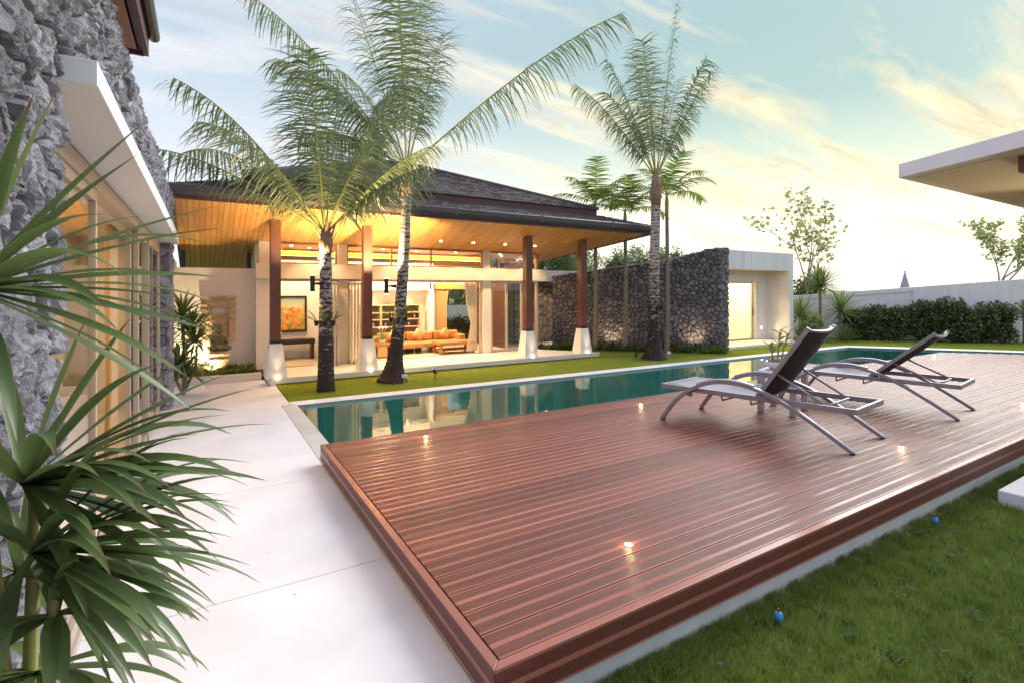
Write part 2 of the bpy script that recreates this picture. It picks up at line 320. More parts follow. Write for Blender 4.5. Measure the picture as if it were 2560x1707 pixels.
material('red_wall', (.05,.012,.008), .5, noise=(3, (.08,.022,.014), .3, .7))
material('shelf_paint', (.42,.33,.22), .5)
material('shelf_back', (.22,.15,.09), .6, noise=(4, (.3,.21,.13), .3, .7, (14,1,14)))
material('curtain_tan', (.50,.32,.16), .8)
material('curtain_pale', (.72,.62,.46), .8)
material('floor_inside', (.58,.50,.38), .25, noise=(1.2, (.64,.56,.44), .3, .7), spec=.5)
material('porch_stone', (.70,.66,.60), .4, noise=(2, (.76,.73,.67), .3, .7))
material('carved_stone', (.42,.29,.16), .8, noise=(14, (.60,.44,.26), .35, .7), bump=(26, .6, .012))
material('statue_bronze', (.10,.075,.04), .5, noise=(10, (.22,.16,.075), .4, .7), bump=(30, .4, .006))
material('blue_plastic', (.03,.30,.55), .4)
material('red_plastic', (.5,.04,.02), .4)
material('white_plastic', (.8,.8,.8), .5)
material('twig', (.20,.15,.11), .85, noise=(14, (.32,.26,.21), .35, .7))
material('lily_flower', (.85,.8,.78), .6)
def _trunk(m, N, L, p, c):
    s = N.new('ShaderNodeSeparateXYZ'); L.new(c, s.inputs[0])
    t = N.new('ShaderNodeTexNoise'); t.inputs['Scale'].default_value = 5; t.inputs['Detail'].default_value = 8; t.inputs['Roughness'].default_value = .66
    mp = N.new('ShaderNodeMapping'); mp.inputs['Scale'].default_value = (1.2,1.2,2.6); L.new(c, mp.inputs[0]); L.new(mp.outputs[0], t.inputs[0])
    # pale lichen climbs with height, the foot stays dark
    mr = N.new('ShaderNodeMapRange'); mr.inputs[1].default_value = .2; mr.inputs[2].default_value = 2.6; mr.inputs[3].default_value = -.14; mr.inputs[4].default_value = .14; L.new(s.outputs[2], mr.inputs[0])
    ad = N.new('ShaderNodeMath'); ad.operation = 'ADD'; L.new(t.outputs[0], ad.inputs[0]); L.new(mr.outputs[0], ad.inputs[1])
    w = N.new('ShaderNodeTexWave'); w.wave_type = 'BANDS'; w.bands_direction = 'Z'; w.inputs['Scale'].default_value = 3.4; w.inputs['Distortion'].default_value = 5.5; w.inputs['Detail'].default_value = 3; w.inputs['Detail Scale'].default_value = 3; L.new(c, w.inputs[0])
    wp = N.new('ShaderNodeMath'); wp.operation = 'POWER'; L.new(w.outputs['Fac'], wp.inputs[0]); wp.inputs[1].default_value = 5
    sb = N.new('ShaderNodeMath'); sb.operation = 'MULTIPLY_ADD'; L.new(wp.outputs[0], sb.inputs[0]); sb.inputs[1].default_value = -.2; L.new(ad.outputs[0], sb.inputs[2])
    r = N.new('ShaderNodeValToRGB'); e = r.color_ramp.elements; e[0].position = .46; e[0].color = (.035,.022,.018,1); e[1].position = .57; e[1].color = (.34,.29,.265,1); x = e.new(.75); x.color = (.5,.45,.42,1); L.new(sb.outputs[0], r.inputs[0]); L.new(r.outputs[0], p.inputs['Base Color'])
    b = N.new('ShaderNodeBump'); b.inputs['Strength'].default_value = .7; b.inputs['Distance'].default_value = .02; L.new(sb.outputs[0], b.inputs['Height']); L.new(b.outputs[0], p.inputs['Normal'])
material('palm_trunk', (.3,.25,.2), .85, build=_trunk)
material('palm_fibre', (.22,.12,.075), .9, noise=(9, (.38,.25,.18), .35, .7, (3,3,.8)), bump=(30, .7, .02))
material('frond_stem', (.30,.30,.085), .5, noise=(4, (.40,.38,.12), .3, .7))
material('areca_trunk', (.16,.15,.10), .6, noise=(3, (.26,.22,.17), .3, .7, (1,1,3)))
leafmat('palm_leaf', (.075,.125,.055), (.21,.27,.125), .45)
leafmat('palm_leaf_bright', (.09,.17,.03), (.24,.34,.06), .4)
leafmat('strap_leaf', (.06,.125,.035), (.19,.27,.10), .3, .38, .07)
def near_leaf():
    # strap leaf with pale veins, yellowed margin and a dry tip
    m = leafmat('near_leaf', (.06,.125,.035), (.19,.27,.10), .3, .38, .07); N = m.node_tree.nodes; L = m.node_tree.links
    rp = next(n for n in N if n.type == 'VALTORGB'); tgt = [l.to_socket for l in list(rp.outputs[0].links)]
    at = N.new('ShaderNodeAttribute'); at.attribute_name = 'along'; au = N.new('ShaderNodeAttribute'); au.attribute_name = 'across'
    k = N.new('ShaderNodeMath'); k.operation = 'MULTIPLY'; k.inputs[1].default_value = 34; L.new(au.outputs['Fac'], k.inputs[0]); sn = N.new('ShaderNodeMath'); sn.operation = 'SINE'; L.new(k.outputs[0], sn.inputs[0])
    v = N.new('ShaderNodeMapRange'); v.inputs[1].default_value = -1; v.inputs[3].default_value = .86; v.inputs[4].default_value = 1.14; L.new(sn.outputs[0], v.inputs[0])
    sc_ = N.new('ShaderNodeVectorMath'); sc_.operation = 'SCALE'; L.new(rp.outputs[0], sc_.inputs[0]); L.new(v.outputs[0], sc_.inputs['Scale'])
    ab = N.new('ShaderNodeMath'); ab.operation = 'ABSOLUTE'; L.new(au.outputs['Fac'], ab.inputs[0]); ed = N.new('ShaderNodeMapRange'); ed.inputs[1].default_value = .86; ed.inputs[2].default_value = 1; ed.inputs[4].default_value = .55; L.new(ab.outputs[0], ed.inputs[0])
    m1 = N.new('ShaderNodeMixRGB'); m1.inputs[2].default_value = (.34,.30,.10,1); L.new(ed.outputs[0], m1.inputs[0]); L.new(sc_.outputs[0], m1.inputs[1])
    tp = N.new('ShaderNodeMapRange'); tp.inputs[1].default_value = .90; tp.inputs[2].default_value = .97; L.new(at.outputs['Fac'], tp.inputs[0])
    m2 = N.new('ShaderNodeMixRGB'); m2.inputs[2].default_value = (.20,.11,.05,1); L.new(tp.outputs[0], m2.inputs[0]); L.new(m1.outputs[0], m2.inputs[1])
    for s_ in tgt: L.new(m2.outputs[0], s_)
near_leaf()
leafmat('hedge_leaf', (.045,.075,.022), (.12,.165,.05), .22)
leafmat('fern_leaf', (.045,.10,.016), (.14,.22,.045), .35)
leafmat('tree_leaf', (.06,.12,.035), (.17,.25,.09), .45)
leafmat('pale_tree_leaf', (.18,.23,.08), (.38,.42,.18), .5)
leafmat('yucca_leaf', (.09,.15,.04), (.26,.34,.10), .4)
leafmat('grass_blade', (.06,.135,.018), (.21,.32,.05), .35, .5, .04)
leafmat('straw_blade', (.25,.22,.08), (.42,.36,.15), .3, .5, .03)
leafmat('lawn_blade', (.24,.31,.025), (.42,.50,.06), .35, .5, .03)
material('turf', (.10,.15,.02), .95, noise=(14, (.22,.29,.04), .3, .7), bump=(90, .5, .02))
def glass(name, tint, rough=0.0, ior=1.45, boost=1.0):
    m = bpy.data.materials.new(name); m.use_nodes = True; N = m.node_tree.nodes; L = m.node_tree.links; N.clear()
    t = N.new('ShaderNodeBsdfTransparent'); t.inputs[0].default_value = (*tint, 1); g = N.new('ShaderNodeBsdfGlossy'); g.inputs['Roughness'].default_value = rough; g.inputs[0].default_value = (.95,.95,.95,1)
    f = N.new('ShaderNodeLayerWeight'); f.inputs[0].default_value = .5; f0 = ((ior-1)/(ior+1))**2
    pw = N.new('ShaderNodeMath'); pw.operation = 'POWER'; pw.inputs[1].default_value = 5; L.new(f.outputs['Facing'], pw.inputs[0]); fr = N.new('ShaderNodeMath'); fr.operation = 'MULTIPLY_ADD'; fr.inputs[1].default_value = 1-f0; fr.inputs[2].default_value = f0; L.new(pw.outputs[0], fr.inputs[0])
    mx = N.new('ShaderNodeMixShader'); L.new(fr.outputs[0], mx.inputs[0]); L.new(t.outputs[0], mx.inputs[1]); L.new(g.outputs[0], mx.inputs[2])
    o = N.new('ShaderNodeOutputMaterial'); L.new(mx.outputs[0], o.inputs[0]); MATS[name] = m; return m, N, L, g, f
glass('pane', (.93,.95,.93))
_, N_, L_, g_, f_ = glass('pool_water', (.55,.86,.80), .025, 1.33)
_tc = N_.new('ShaderNodeTexCoord'); _mp = N_.new('ShaderNodeMapping'); _mp.inputs['Scale'].default_value = (1,1,1); _t = N_.new('ShaderNodeTexNoise'); _t.inputs['Scale'].default_value = 5.5; _t.inputs['Detail'].default_value = 2
_b = N_.new('ShaderNodeBump'); _b.inputs['Strength'].default_value = .10; _b.inputs['Distance'].default_value = .02
L_.new(_tc.outputs['Object'], _mp.inputs[0]); L_.new(_mp.outputs[0], _t.inputs[0]); L_.new(_t.outputs[0], _b.inputs['Height']); L_.new(_b.outputs[0], g_.inputs['Normal']); L_.new(_b.outputs[0], f_.inputs['Normal'])
def _pooltile(m, N, L, p, c):
    b = N.new('ShaderNodeTexBrick'); b.inputs['Scale'].default_value = 1; b.offset = 0; b.inputs['Brick Width'].default_value = .1; b.inputs['Row Height'].default_value = .1; b.inputs['Mortar Size'].default_value = .004
    b.inputs['Color1'].default_value = (.07,.33,.28,1); b.inputs['Color2'].default_value = (.11,.44,.37,1); b.inputs['Mortar'].default_value = (.10,.28,.25,1); L.new(c, b.inputs[0]); L.new(b.outputs[0], p.inputs['Base Color'])
material('pool_tile', (.03,.16,.15), .4, build=_pooltile)
def _paint(m, N, L, p, c):
    s = N.new('ShaderNodeSeparateXYZ'); L.new(c, s.inputs[0])
    v = N.new('ShaderNodeTexVoronoi'); v.inputs['Scale'].default_value = 9; L.new(c, v.inputs[0])
    t = N.new('ShaderNodeTexNoise'); t.inputs['Scale'].default_value = 8; t.inputs['Detail'].default_value = 5; L.new(c, t.inputs[0])
    r = N.new('ShaderNodeValToRGB'); e = r.color_ramp.elements; e[0].position = .05; e[0].color = (.25,.06,.01,1); e[1].position = .35; e[1].color = (.55,.25,.02,1); x = e.new(.6); x.color = (.75,.25,.03,1); x = e.new(.85); x.color = (.55,.40,.15,1); L.new(v.outputs['Distance'], r.inputs[0])
    r2 = N.new('ShaderNodeValToRGB'); e = r2.color_ramp.elements; e[0].position = .0; e[0].color = (.12,.15,.03,1); e[1].position = .22; e[1].color = (.3,.3,.06,1); x = e.new(.75); x.color = (.45,.52,.42,1); x = e.new(1); x.color = (.2,.32,.3,1)
    zz = N.new('ShaderNodeMapRange'); zz.inputs[1].default_value = -.44; zz.inputs[2].default_value = .44; L.new(s.outputs[2], zz.inputs[0]); L.new(zz.outputs[0], r2.inputs[0])
    ms = N.new('ShaderNodeMapRange'); ms.inputs[1].default_value = .30; ms.inputs[2].default_value = .12; L.new(s.outputs[2], ms.inputs[0])
    nn = N.new('ShaderNodeMath'); nn.operation = 'MULTIPLY'; L.new(ms.outputs[0], nn.inputs[0]); rr = N.new('ShaderNodeMapRange'); rr.inputs[1].default_value = .4; rr.inputs[2].default_value = .5; L.new(t.outputs[0], rr.inputs[0]); L.new(rr.outputs[0], nn.inputs[1])
    mx = N.new('ShaderNodeMixRGB'); L.new(nn.outputs[0], mx.inputs[0]); L.new(r2.outputs[0], mx.inputs[1]); L.new(r.outputs[0], mx.inputs[2]); L.new(mx.outputs[0], p.inputs['Base Color'])
material('painting', (.5,.3,.1), .6, build=_paint)
emission('glow_warm', (1,.72,.36), 9); emission('glow_cove', (1,.66,.22), 5); emission('glow_deck', (1,.74,.30), 14)
M = MATS

# ============================================================ the setting
LAWN = -.14                                     # front lawn; path, coping and house lawn lie at 0
def poly_sheet(name, polys, mat, z):
    mb = MB()
    for p in polys: mb.add([(x,y,z) for x,y in p], [tuple(range(len(p)))])
    return struct(mb.build(name, mat))
B = 900
hx0, hx1, hy0, hy1 = 1.25, 26.0, 2.0, 9.8
poly_sheet('ground', [[(-B,-B),(hx0,-B),(hx0,B),(-B,B)], [(hx1,-B),(B,-B),(B,B),(hx1,B)], [(hx0,-B),(hx1,-B),(hx1,hy0),(hx0,hy0)], [(hx0,hy1),(hx1,hy1),(hx1,B),(hx0,B)]], M['turf'], LAWN)
lawn = MB().prism([(1.32,9.74),(19.4,9.42),(25.3,2.6),(60,2.6),(60,60),(1.32,60)], -.13, 0).build('lawn', M['turf']); struct(lawn)
path = MB().prism([(-.75,-3),(1.165,-3),(1.165,9.545),(1.31,9.545),(1.31,11.5),(1.18,11.5),(1.18,12.46),(-.75,12.46)], -.3, -.012).build('path', M['dark_gap']); struct(path)
for pl in ([(-.75,-3),(1.165,-3),(1.165,3.716),(-.75,3.716)], [(-.75,3.722),(1.165,3.722),(1.165,5.68),(-.75,5.68)],
           [(-.75,5.686),(1.165,5.686),(1.165,6.1),(1.165,9.545),(1.305,9.545),(1.305,11.55),(1.19,11.56),(1.19,12.45),(-.75,12.45)]):
    MB().prism(pl, -.01, 0).build('path_slab', M['path_stone'], path)
# pool
pin = [(1.40,5.7),(16.6,5.7),(20.4,1.9),(25.0,1.9),(18.95,9.1),(1.40,9.40)]
basin = MB(); n = len(pin)
basin.add([(x,y,-1.3) for x,y in pin], [tuple(range(n))])
for i in range(n):
    (x0,y0),(x1,y1) = pin[i], pin[(i+1)%n]; basin.add([(x0,y0,-1.3),(x1,y1,-1.3),(x1,y1,.0),(x0,y0,.0)], [(0,1,2,3)])
struct(basin.build('pool_basin', M['pool_tile']))
w = MB().add([(x,y,-.035) for x,y in pin], [tuple(range(n))]).build('water', M['pool_water']); struct(w)
cop = MB().prism([(1.40,9.40),(18.95,9.1),(19.4,9.42),(1.31,9.74),(1.31,9.55)], -.09, .006).prism([(18.95,9.1),(25.0,1.9),(25.5,2.2),(19.4,9.42)], -.09, .005).build('pool_coping', M['coping_white'], bevel=.004); struct(cop)
strip = MB().box(1.166, 1.40, 6.0, 9.54, -.5, -.004).build('pool_edge', M['dark_gap']); struct(strip)
ty = 6.02
tile = MB().box(-.1145, .1145, 0, .347, -.02, .004).mesh('tile', M['tile_grey'])
while ty < 9.5:
    obj('tile', tile, strip, (1.2845, ty, 0)); ty += .35
# ---- deck
DK = .22
deck = thing('deck', 'raised red-brown deck of ribbed boards beside the pool', 'deck', (1.15, 2.06, 0))
DO = Vector((1.15, 2.06, 0))
def dx_end(y): return 17.7+(6.1-y)*.965          # far end of the deck follows the slanting pool end
deckend = [(1.17,2.09),(dx_end(2.09)-.04,2.09),(dx_end(6.08)-.04,6.08),(1.17,6.08)]
MB().prism([(x-DO.x,y-DO.y) for x,y in deckend], -.35, DK-.03).build('base', M['concrete'], deck)
joint = lambda y: 6.65+(5.0-y)*.34
rows = 20
for r in range(rows):
    y0 = 2.115+r*.2; y1 = min(y0+.1915, 6.095); ym = (y0+y1)/2; j = joint(ym)
    cuts = [1.206, j, j+2.95, j+5.9, j+8.85]; e = dx_end(ym)-.03
    cuts = [c for c in cuts if c < e-.4]+[e]
    for a, b in zip(cuts, cuts[1:]):
        L_b = b-a-.006; h = (y1-y0)/2
        mb = MB().box(-L_b/2, L_b/2, -h, h, -.026, 0)
        o = mb.build('deck_board', M['deck_wood'], deck, bevel=.003); o.location = ((a+b)/2-DO.x, ym-DO.y, DK)
def trim(name, pts, z0, z1, mat, loc=(0,0,0)):
    o = MB().prism([(p[0]-DO.x-loc[0], p[1]-DO.y-loc[1]) for p in pts], z0, z1).build(name, M[mat], deck, bevel=.003); o.location = loc; return o
fj = 6.21
# fascia boards, mitred at the corner, hung in front of the concrete
for a, b in ((1.15, fj-.002), (fj+.002, fj+4.4), (fj+4.404, fj+8.8), (fj+8.804, dx_end(2.06))):
    x0i = a+.05 if a == 1.15 else a
    o = MB().prism([(a-DO.x,0),(b-DO.x,0),(b-DO.x,.05),(x0i-DO.x,.05)], -.1, .1).build('fascia_board', M['deck_fascia'], deck, bevel=.003); o.location = (0,0,DK+.001-.1)
o = MB().prism([(0,0.003),(.05,.053),(.05,4.04),(0,4.04)], -.09, .09).build('fascia_board', M['deck_fascia'], deck, bevel=.003); o.location = (0,0,DK+.0012-.09)
# deck lights
names = ['nearest the lens on the front boards', 'by the pool edge near the left corner', 'behind the head end of the near lounger', 'by the pool edge left of the lounger', 'on the far boards beyond the reclined lounger', 'on the front boards at the right of the frame']
for (u, v), nm in zip(((1571,1361.5),(1064.5,1091.7),(2253,1117.8),(1602,1011),(2335,888),(2558,1009)), names):
    p = on_z(u, v, DK)
    t = thing('deck_light', 'small lit round deck light '+nm, 'light', p, group='deck lights')
    MB().lathe([(.034,.001),(.034,.004),(.026,.005)], n=20).build('rim', M['alu_grey'], t)
    MB().lathe([(.024,.004),(.022,.0065)], n=16).build('lens', M['glow_deck'], t)
    lamp('deck_light_glow', 'POINT', (p.x, p.y, DK+.04), .35, (1,.7,.3), size=.02).parent = None

# ============================================================ rubble stone
def clip(poly, px, py, nx, ny):
    out = []
    for i in range(len(poly)):
        a, b = poly[i], poly[(i+1) % len(poly)]
        da = (a[0]-px)*nx+(a[1]-py)*ny; db = (b[0]-px)*nx+(b[1]-py)*ny
        if da <= 0: out.append(a)
        if da*db < 0:
            t = da/(da-db); out.append((a[0]+(b[0]-a[0])*t, a[1]+(b[1]-a[1])*t))
    return out
def cells(s0, s1, t0, t1, a, b, rng, jit=.46):
    ns, nt = max(1, round((s1-s0)/a)), max(1, round((t1-t0)/b)); a = (s1-s0)/ns; b = (t1-t0)/nt
    P = {(i,j): (s0+(i+.5+rng.uniform(-jit,jit)+(.5 if j % 2 else 0)*.5)*a, t0+(j+.5+rng.uniform(-jit,jit))*b) for i in range(-3,ns+3) for j in range(-3,nt+3) if rng.random() > .2}
    res = []
    for i in range(-1, ns+1):
        for j in range(-1, nt+1):
            c = P.get((i,j))
            if not c: continue
            poly = [(c[0]-2*a,c[1]-2*b),(c[0]+2*a,c[1]-2*b),(c[0]+2*a,c[1]+2*b),(c[0]-2*a,c[1]+2*b)]
            for di in range(-4,5):
                for dj in range(-4,5):
                    q = P.get((i+di,j+dj))
                    if not q or q == c: continue
                    poly = clip(poly, (c[0]+q[0])/2, (c[1]+q[1])/2, q[0]-c[0], q[1]-c[1])
            for px, py, nx, ny in ((s0,0,-1,0),(s1,0,1,0),(0,t0,0,-1),(0,t1,0,1)):
                if poly: poly = clip(poly, px, py, nx, ny)
            if len(poly) >= 3:
                ar = abs(sum(poly[k][0]*poly[(k+1)%len(poly)][1]-poly[(k+1)%len(poly)][0]*poly[k][1] for k in range(len(poly))))/2
                if ar > a*b*.08: res.append(poly)
    return res
def stone_geo(poly, h, rng, gap=.006, fine=False):
    sub = 5 if fine else 3
    cx = sum(p[0] for p in poly)/len(poly); cy = sum(p[1] for p in poly)/len(poly)
    ring = []
    for i in range(len(poly)):
        p, q = poly[i], poly[(i+1) % len(poly)]
        for k in range(sub): t = k/sub; ring.append((p[0]+(q[0]-p[0])*t, p[1]+(q[1]-p[1])*t))
    n = len(ring)
    # pull the corners in so that the outline is rounded and uneven
    rs = [math.hypot(p[0]-cx, p[1]-cy) for p in ring]; mean = sum(rs)/n
    out = []
    for p, r_ in zip(ring, rs):
        tgt = max(.2*r_, r_-gap-max(0, r_-mean)*.35-rng.uniform(0, .05)*mean)
        out.append((cx+(p[0]-cx)*tgt/r_, cy+(p[1]-cy)*tgt/r_))
    tx, ty_ = rng.uniform(-.35,.35), rng.uniform(-.35,.35)
    hh = h*rng.uniform(.6, 1.25)
    V = []; F = []
    LV = ((1,-.03),(1,hh*.2),(.93,hh*.62),(.78,hh*.9),(.52,hh*1.0),(.25,hh*1.05)) if fine else ((1,-.03),(1,hh*.30),(.84,hh*.82),(.5,hh*1.0))
    from mathutils import noise as nz
    sx, sy = rng.uniform(0,50), rng.uniform(0,50)
    for lvl, (scl, z) in enumerate(LV):
        for p in out:
            x, y = cx+(p[0]-cx)*scl, cy+(p[1]-cy)*scl
            zz = z+(((p[0]-cx)*tx+(p[1]-cy)*ty_)*scl if lvl >= 2 else 0)+((nz.noise((x*26+sx,y*20+sy,0))*.5+nz.noise((x*75+sx,y*60+sy,3))*.5)*hh if lvl >= 1 else 0)
            V.append((x, y, zz if lvl == 0 else max(.002, zz)))
    V.append((cx+rng.uniform(-.02,.02), cy+rng.uniform(-.02,.02), hh*rng.uniform(.9,1.2)))
    q = len(LV)
    for l in range(q-1):
        for k in range(n): F.append((l*n+k, l*n+(k+1)%n, (l+1)*n+(k+1)%n, (l+1)*n+k))
    for k in range(n): F.append(((q-1)*n+k, (q-1)*n+(k+1)%n, q*n))
    return V, F
def stone_face(parent, mapf, region, size, h, mat, rng, keep=None, limit=300, flip=False, fine=False):
    items = cells(*region, size[0], size[1], rng)
    made = []
    for poly in items:
        if keep and not keep(poly): continue
        V, F = stone_geo(poly, h, rng, fine=fine)
        if flip: F = [f[::-1] for f in F]
        W = [mapf(*v) for v in V]; made.append((W, F))
    made.sort(key=lambda wf: sum(Vector(v).length for v in wf[0])/len(wf[0]))
    for W, F in made[:limit]:
        c = W[-1]; me = bpy.data.meshes.new('stone'); me.from_pydata([(v[0]-c[0],v[1]-c[1],v[2]-c[2]) for v in W], [], F); me.materials.append(mat); me.polygons.foreach_set('use_smooth', [not fine]*len(F))
        o = obj('stone', me, parent, c)
    if len(made) > limit:
        mb = MB()
        for W, F in made[limit:]: mb.add(W, F)
        mb.build('small_stones', mat, parent, smooth=not fine, kind='stuff')
    return len(made)

# ============================================================ left building
rng = random.Random(3)
LX = -.46; WT = 3.5
left = thing('stone_house', 'house with purple-grey rubble stone wall and white canopy, at the left edge', 'house', (LX, 6, 0))
def lp(mb, name, mat, **k):                     # part given in world coordinates
    o = mb.build(name, M[mat], left, **k); o.matrix_parent_inverse = Matrix.Translation((-LX, -6, 0)); return o
wall = MB().box(-1.0, LX, -1.2, 2.42, 0, WT).box(-1.0, LX, 2.42, 10.72, 2.86, WT).box(-.95, LX, 10.16, 10.72, 0, 2.86)
wall_o = lp(wall, 'stone_wall', 'mortar_grey')
mp_ = lambda s, t, d: (LX+d, s, t)
stone_face(wall_o, mp_, (1.3, 2.44, .0, 3.54), (.09,.12), .030, M['stone_grey'], rng, fine=True, limit=170)
stone_face(wall_o, mp_, (2.44, 10.74, 2.84, 3.54), (.14,.115), .038, M['stone_grey'], rng, limit=70, fine=True)
stone_face(wall_o, mp_, (10.14, 10.74, 0, 2.84), (.14,.13), .036, M['stone_grey'], rng, fine=True, limit=50)
stone_face(wall_o, lambda s, t, d: (s, 10.16-d, t), (-.66, LX+.03, 0, 2.8), (.2,.15), .02, M['stone_grey'], rng, fine=True)
lp(MB().prism([(-.9,2.46),(-.335,2.46),(-.335,10.5),(-.9,10.5)], 2.735, [2.83,2.83,2.90,2.90]), 'canopy', 'fascia_white', bevel=.004)
# sliding glass doors
GX = -.63
lp(MB().box(GX-.06, GX+.05, 2.42, 10.16, 2.62, 2.72).box(GX-.06, GX+.05, 2.42, 10.16, .0, .05), 'door_track', 'alu_beige', bevel=.003)
def leaf(y0, y1, x, fm='alu_beige', w=.06):
    f = lp(MB().box(x-.022, x+.022, y0, y0+w, .05, 2.62).box(x-.022, x+.022, y1-w, y1, .05, 2.62).box(x-.021, x+.021, y0+w, y1-w, .05, .13).box(x-.021, x+.021, y0+w, y1-w, 2.55, 2.62), 'sliding_door', fm)
    g = MB().box(x-.003, x+.003, y0+w, y1-w, .13, 2.55).build('pane', M['pane'], f); g.matrix_parent_inverse = Matrix.Identity(4)
    return f
leaf(2.46, 4.36, GX+.012); leaf(6.75, 8.7, GX-.04); leaf(6.95, 8.85, GX+.012, w=.09); leaf(8.0, 10.12, GX+.03, w=.1)
# room behind the glass
room = MB().box(-4.2, GX-.08, 1.0, 10.6, -.05, .05)
lp(room, 'room_floor', 'floor_inside')
lp(MB().box(-4.3, -4.2, 1.0, 10.6, 0, 2.9), 'room_wall', 'plaster_cream'); lp(MB().box(-4.2, -1.0, 10.4, 10.5, 0, 2.9), 'room_wall', 'plaster_cream'); lp(MB().box(-4.2, -1.0, 1.0, 1.1, 0, 2.9), 'room_wall', 'plaster_cream')
lp(MB().box(-4.2, GX-.1, 1.0, 10.5, 2.80, 2.9), 'room_ceiling', 'plaster')
lp(MB().box(-2.6, -2.5, 1.1, 5.2, 0, 2.8), 'room_wall', 'pale_wood')
for (y0, y1) in ((6.15, 6.7), (3.2, 3.9)):
    mb = MB(); nn = 24; pts = [(y0+(y1-y0)*k/nn, -.78+.035*math.sin(k*1.9)) for k in range(nn+1)]
    V = []; F = []
    for z, pin_ in ((.08,1),(1.0,.55),(2.6,.85)):
        for y, x in pts: V.append((x, y1+(y-y1)*pin_, z))
    for l in range(2):
        for k in range(nn): F.append((l*(nn+1)+k, l*(nn+1)+k+1, (l+1)*(nn+1)+k+1, (l+1)*(nn+1)+k))
    mb.add(V, F); c = lp(mb, 'curtain', 'curtain_tan', smooth=True)
    c.modifiers.new('thick', 'SOLIDIFY').thickness = .006
for y in (3.0, 6.0, 9.0): lamp('room_downlight', 'AREA', (-1.9, y, 2.78), 13, (1,.62,.27), size=.35)
# upper roof of the left building
lp(MB().box(-2.4, -.45, -1.5, 5.3, 3.98, 4.02), 'upper_soffit', 'soffit_red')
us = left.children[-1]
for k in range(12):
    o = MB().box(-.078, .078, -3.38, 3.38, -.012, 0).build('soffit_board', M['soffit_red'], us); o.location = (-2.3+k*.16, 1.9, 3.98); o.matrix_parent_inverse = Matrix.Identity(4)
lp(MB().prism([(-2.6,-1.5),(-.42,-1.5),(-.42,5.33),(-2.6,5.33)], [3.98,3.98,3.98,3.98], [4.5,4.06,4.06,4.5]).box(-.42,-.385,-1.5,5.345,3.95,4.13).box(-2.6,-.42,5.33,5.362,3.95,4.1), 'upper_roof', 'fascia_maroon')
lp(MB().tube([(-.35,-1.5,4.13),(-.35,5.36,4.13)], .045, 10), 'gutter', 'gutter', smooth=True)
lp(MB().prism([(-2.6,-1.5),(-.33,-1.5),(-.33,5.40),(-2.6,5.40)], [4.52,4.17,4.17,4.52], [4.57,4.22,4.22,4.57]), 'shingle_layer', 'shingle')
# low covered link behind the pillar
lp(MB().box(-.95, -.46, 10.74, 13.3, 2.30, 2.56), 'link_beam', 'plaster_cream', bevel=.004)

# ============================================================ the villa
villa = thing('villa', 'pool villa with shingled hip roof, glowing timber soffit and open folding doors', 'house', (5, 13, 0))
VINV = Matrix.Translation((-5, -13, 0))
def vp(mb, name, mat, parent=None, **k):
    o = mb.build(name, M[mat] if isinstance(mat, str) else mat, parent or villa, **k)
    if not parent: o.matrix_parent_inverse = VINV
    return o
soff = lambda y: 3.62-.26*(y-10.95)
XR = lambda y: 11.45-(y-10.95)*.665             # slanting right end of the roof
FLR = .15
porch = vp(MB().prism([(1.2,11.55),(9.93,11.5),(8.86,12.9),(8.86,13.06),(1.2,13.06)], .035, FLR), 'porch_slab', 'porch_stone', bevel=.005)
vp(MB().prism([(1.33,11.7),(9.6,11.65),(8.75,12.9),(1.33,12.95)], -.01, .034), 'porch_foot', 'dark_gap'); vp(MB().box(1.205,1.329,11.57,12.98,-.01,.0345), 'porch_end', 'plaster')  # porch foot painted near black for the shade under the slab
# soffit: tongue and groove boards running front to back, sloping down to the house
sof = vp(MB().prism([(-.43,10.97),(XR(10.97)-.04,10.97),(XR(13.05)-.04,13.05),(8.83,13.05),(1.1,13.05),(1.1,15.2),(-.43,15.2)][0:0] or [(-.43,10.97),(XR(10.97)-.04,10.97),(XR(13.05)-.04,13.05),(-.43,13.05)],
    [soff(10.97)+.014,soff(10.97)+.014,soff(13.05)+.014,soff(13.05)+.014], [soff(10.97)+.05,soff(10.97)+.05,soff(13.05)+.05,soff(13.05)+.05]), 'soffit', 'soffit_wood')
bw = .1; nb = int((XR(10.95)+.45)/bw)
share = {}
for k in range(nb):
    x = -.43+bw*(k+.5)
    if x < 1.08: y1 = 15.2
    elif x < 8.82: y1 = 13.04
    else: y1 = min(15.2, 10.95+(11.45-x-.06)/.665)
    if y1 < 11.1: continue
    # boards end to end: a butt joint somewhere along
    for a, b in ((10.96, y1),) if y1-10.96 < 1.4 else ((10.96, 10.96+(y1-10.96)*(.35+.3*((k*7) % 5)/5)), (10.96+(y1-10.96)*(.35+.3*((k*7) % 5)/5)+.003, y1)):
        o = MB().add([(-.047,0,0),(.047,0,0),(.047,b-a,-.26*(b-a)),(-.047,b-a,-.26*(b-a)),(-.05,0,.016),(.05,0,.016),(.05,b-a,.016-.26*(b-a)),(-.05,b-a,.016-.26*(b-a))],
                     [(0,3,2,1),(4,5,6,7),(0,1,5,4),(1,2,6,5),(2,3,7,6),(3,0,4,7)]).build('soffit_board', M['soffit_wood'], sof)
        o.location = (x, a, soff(a))
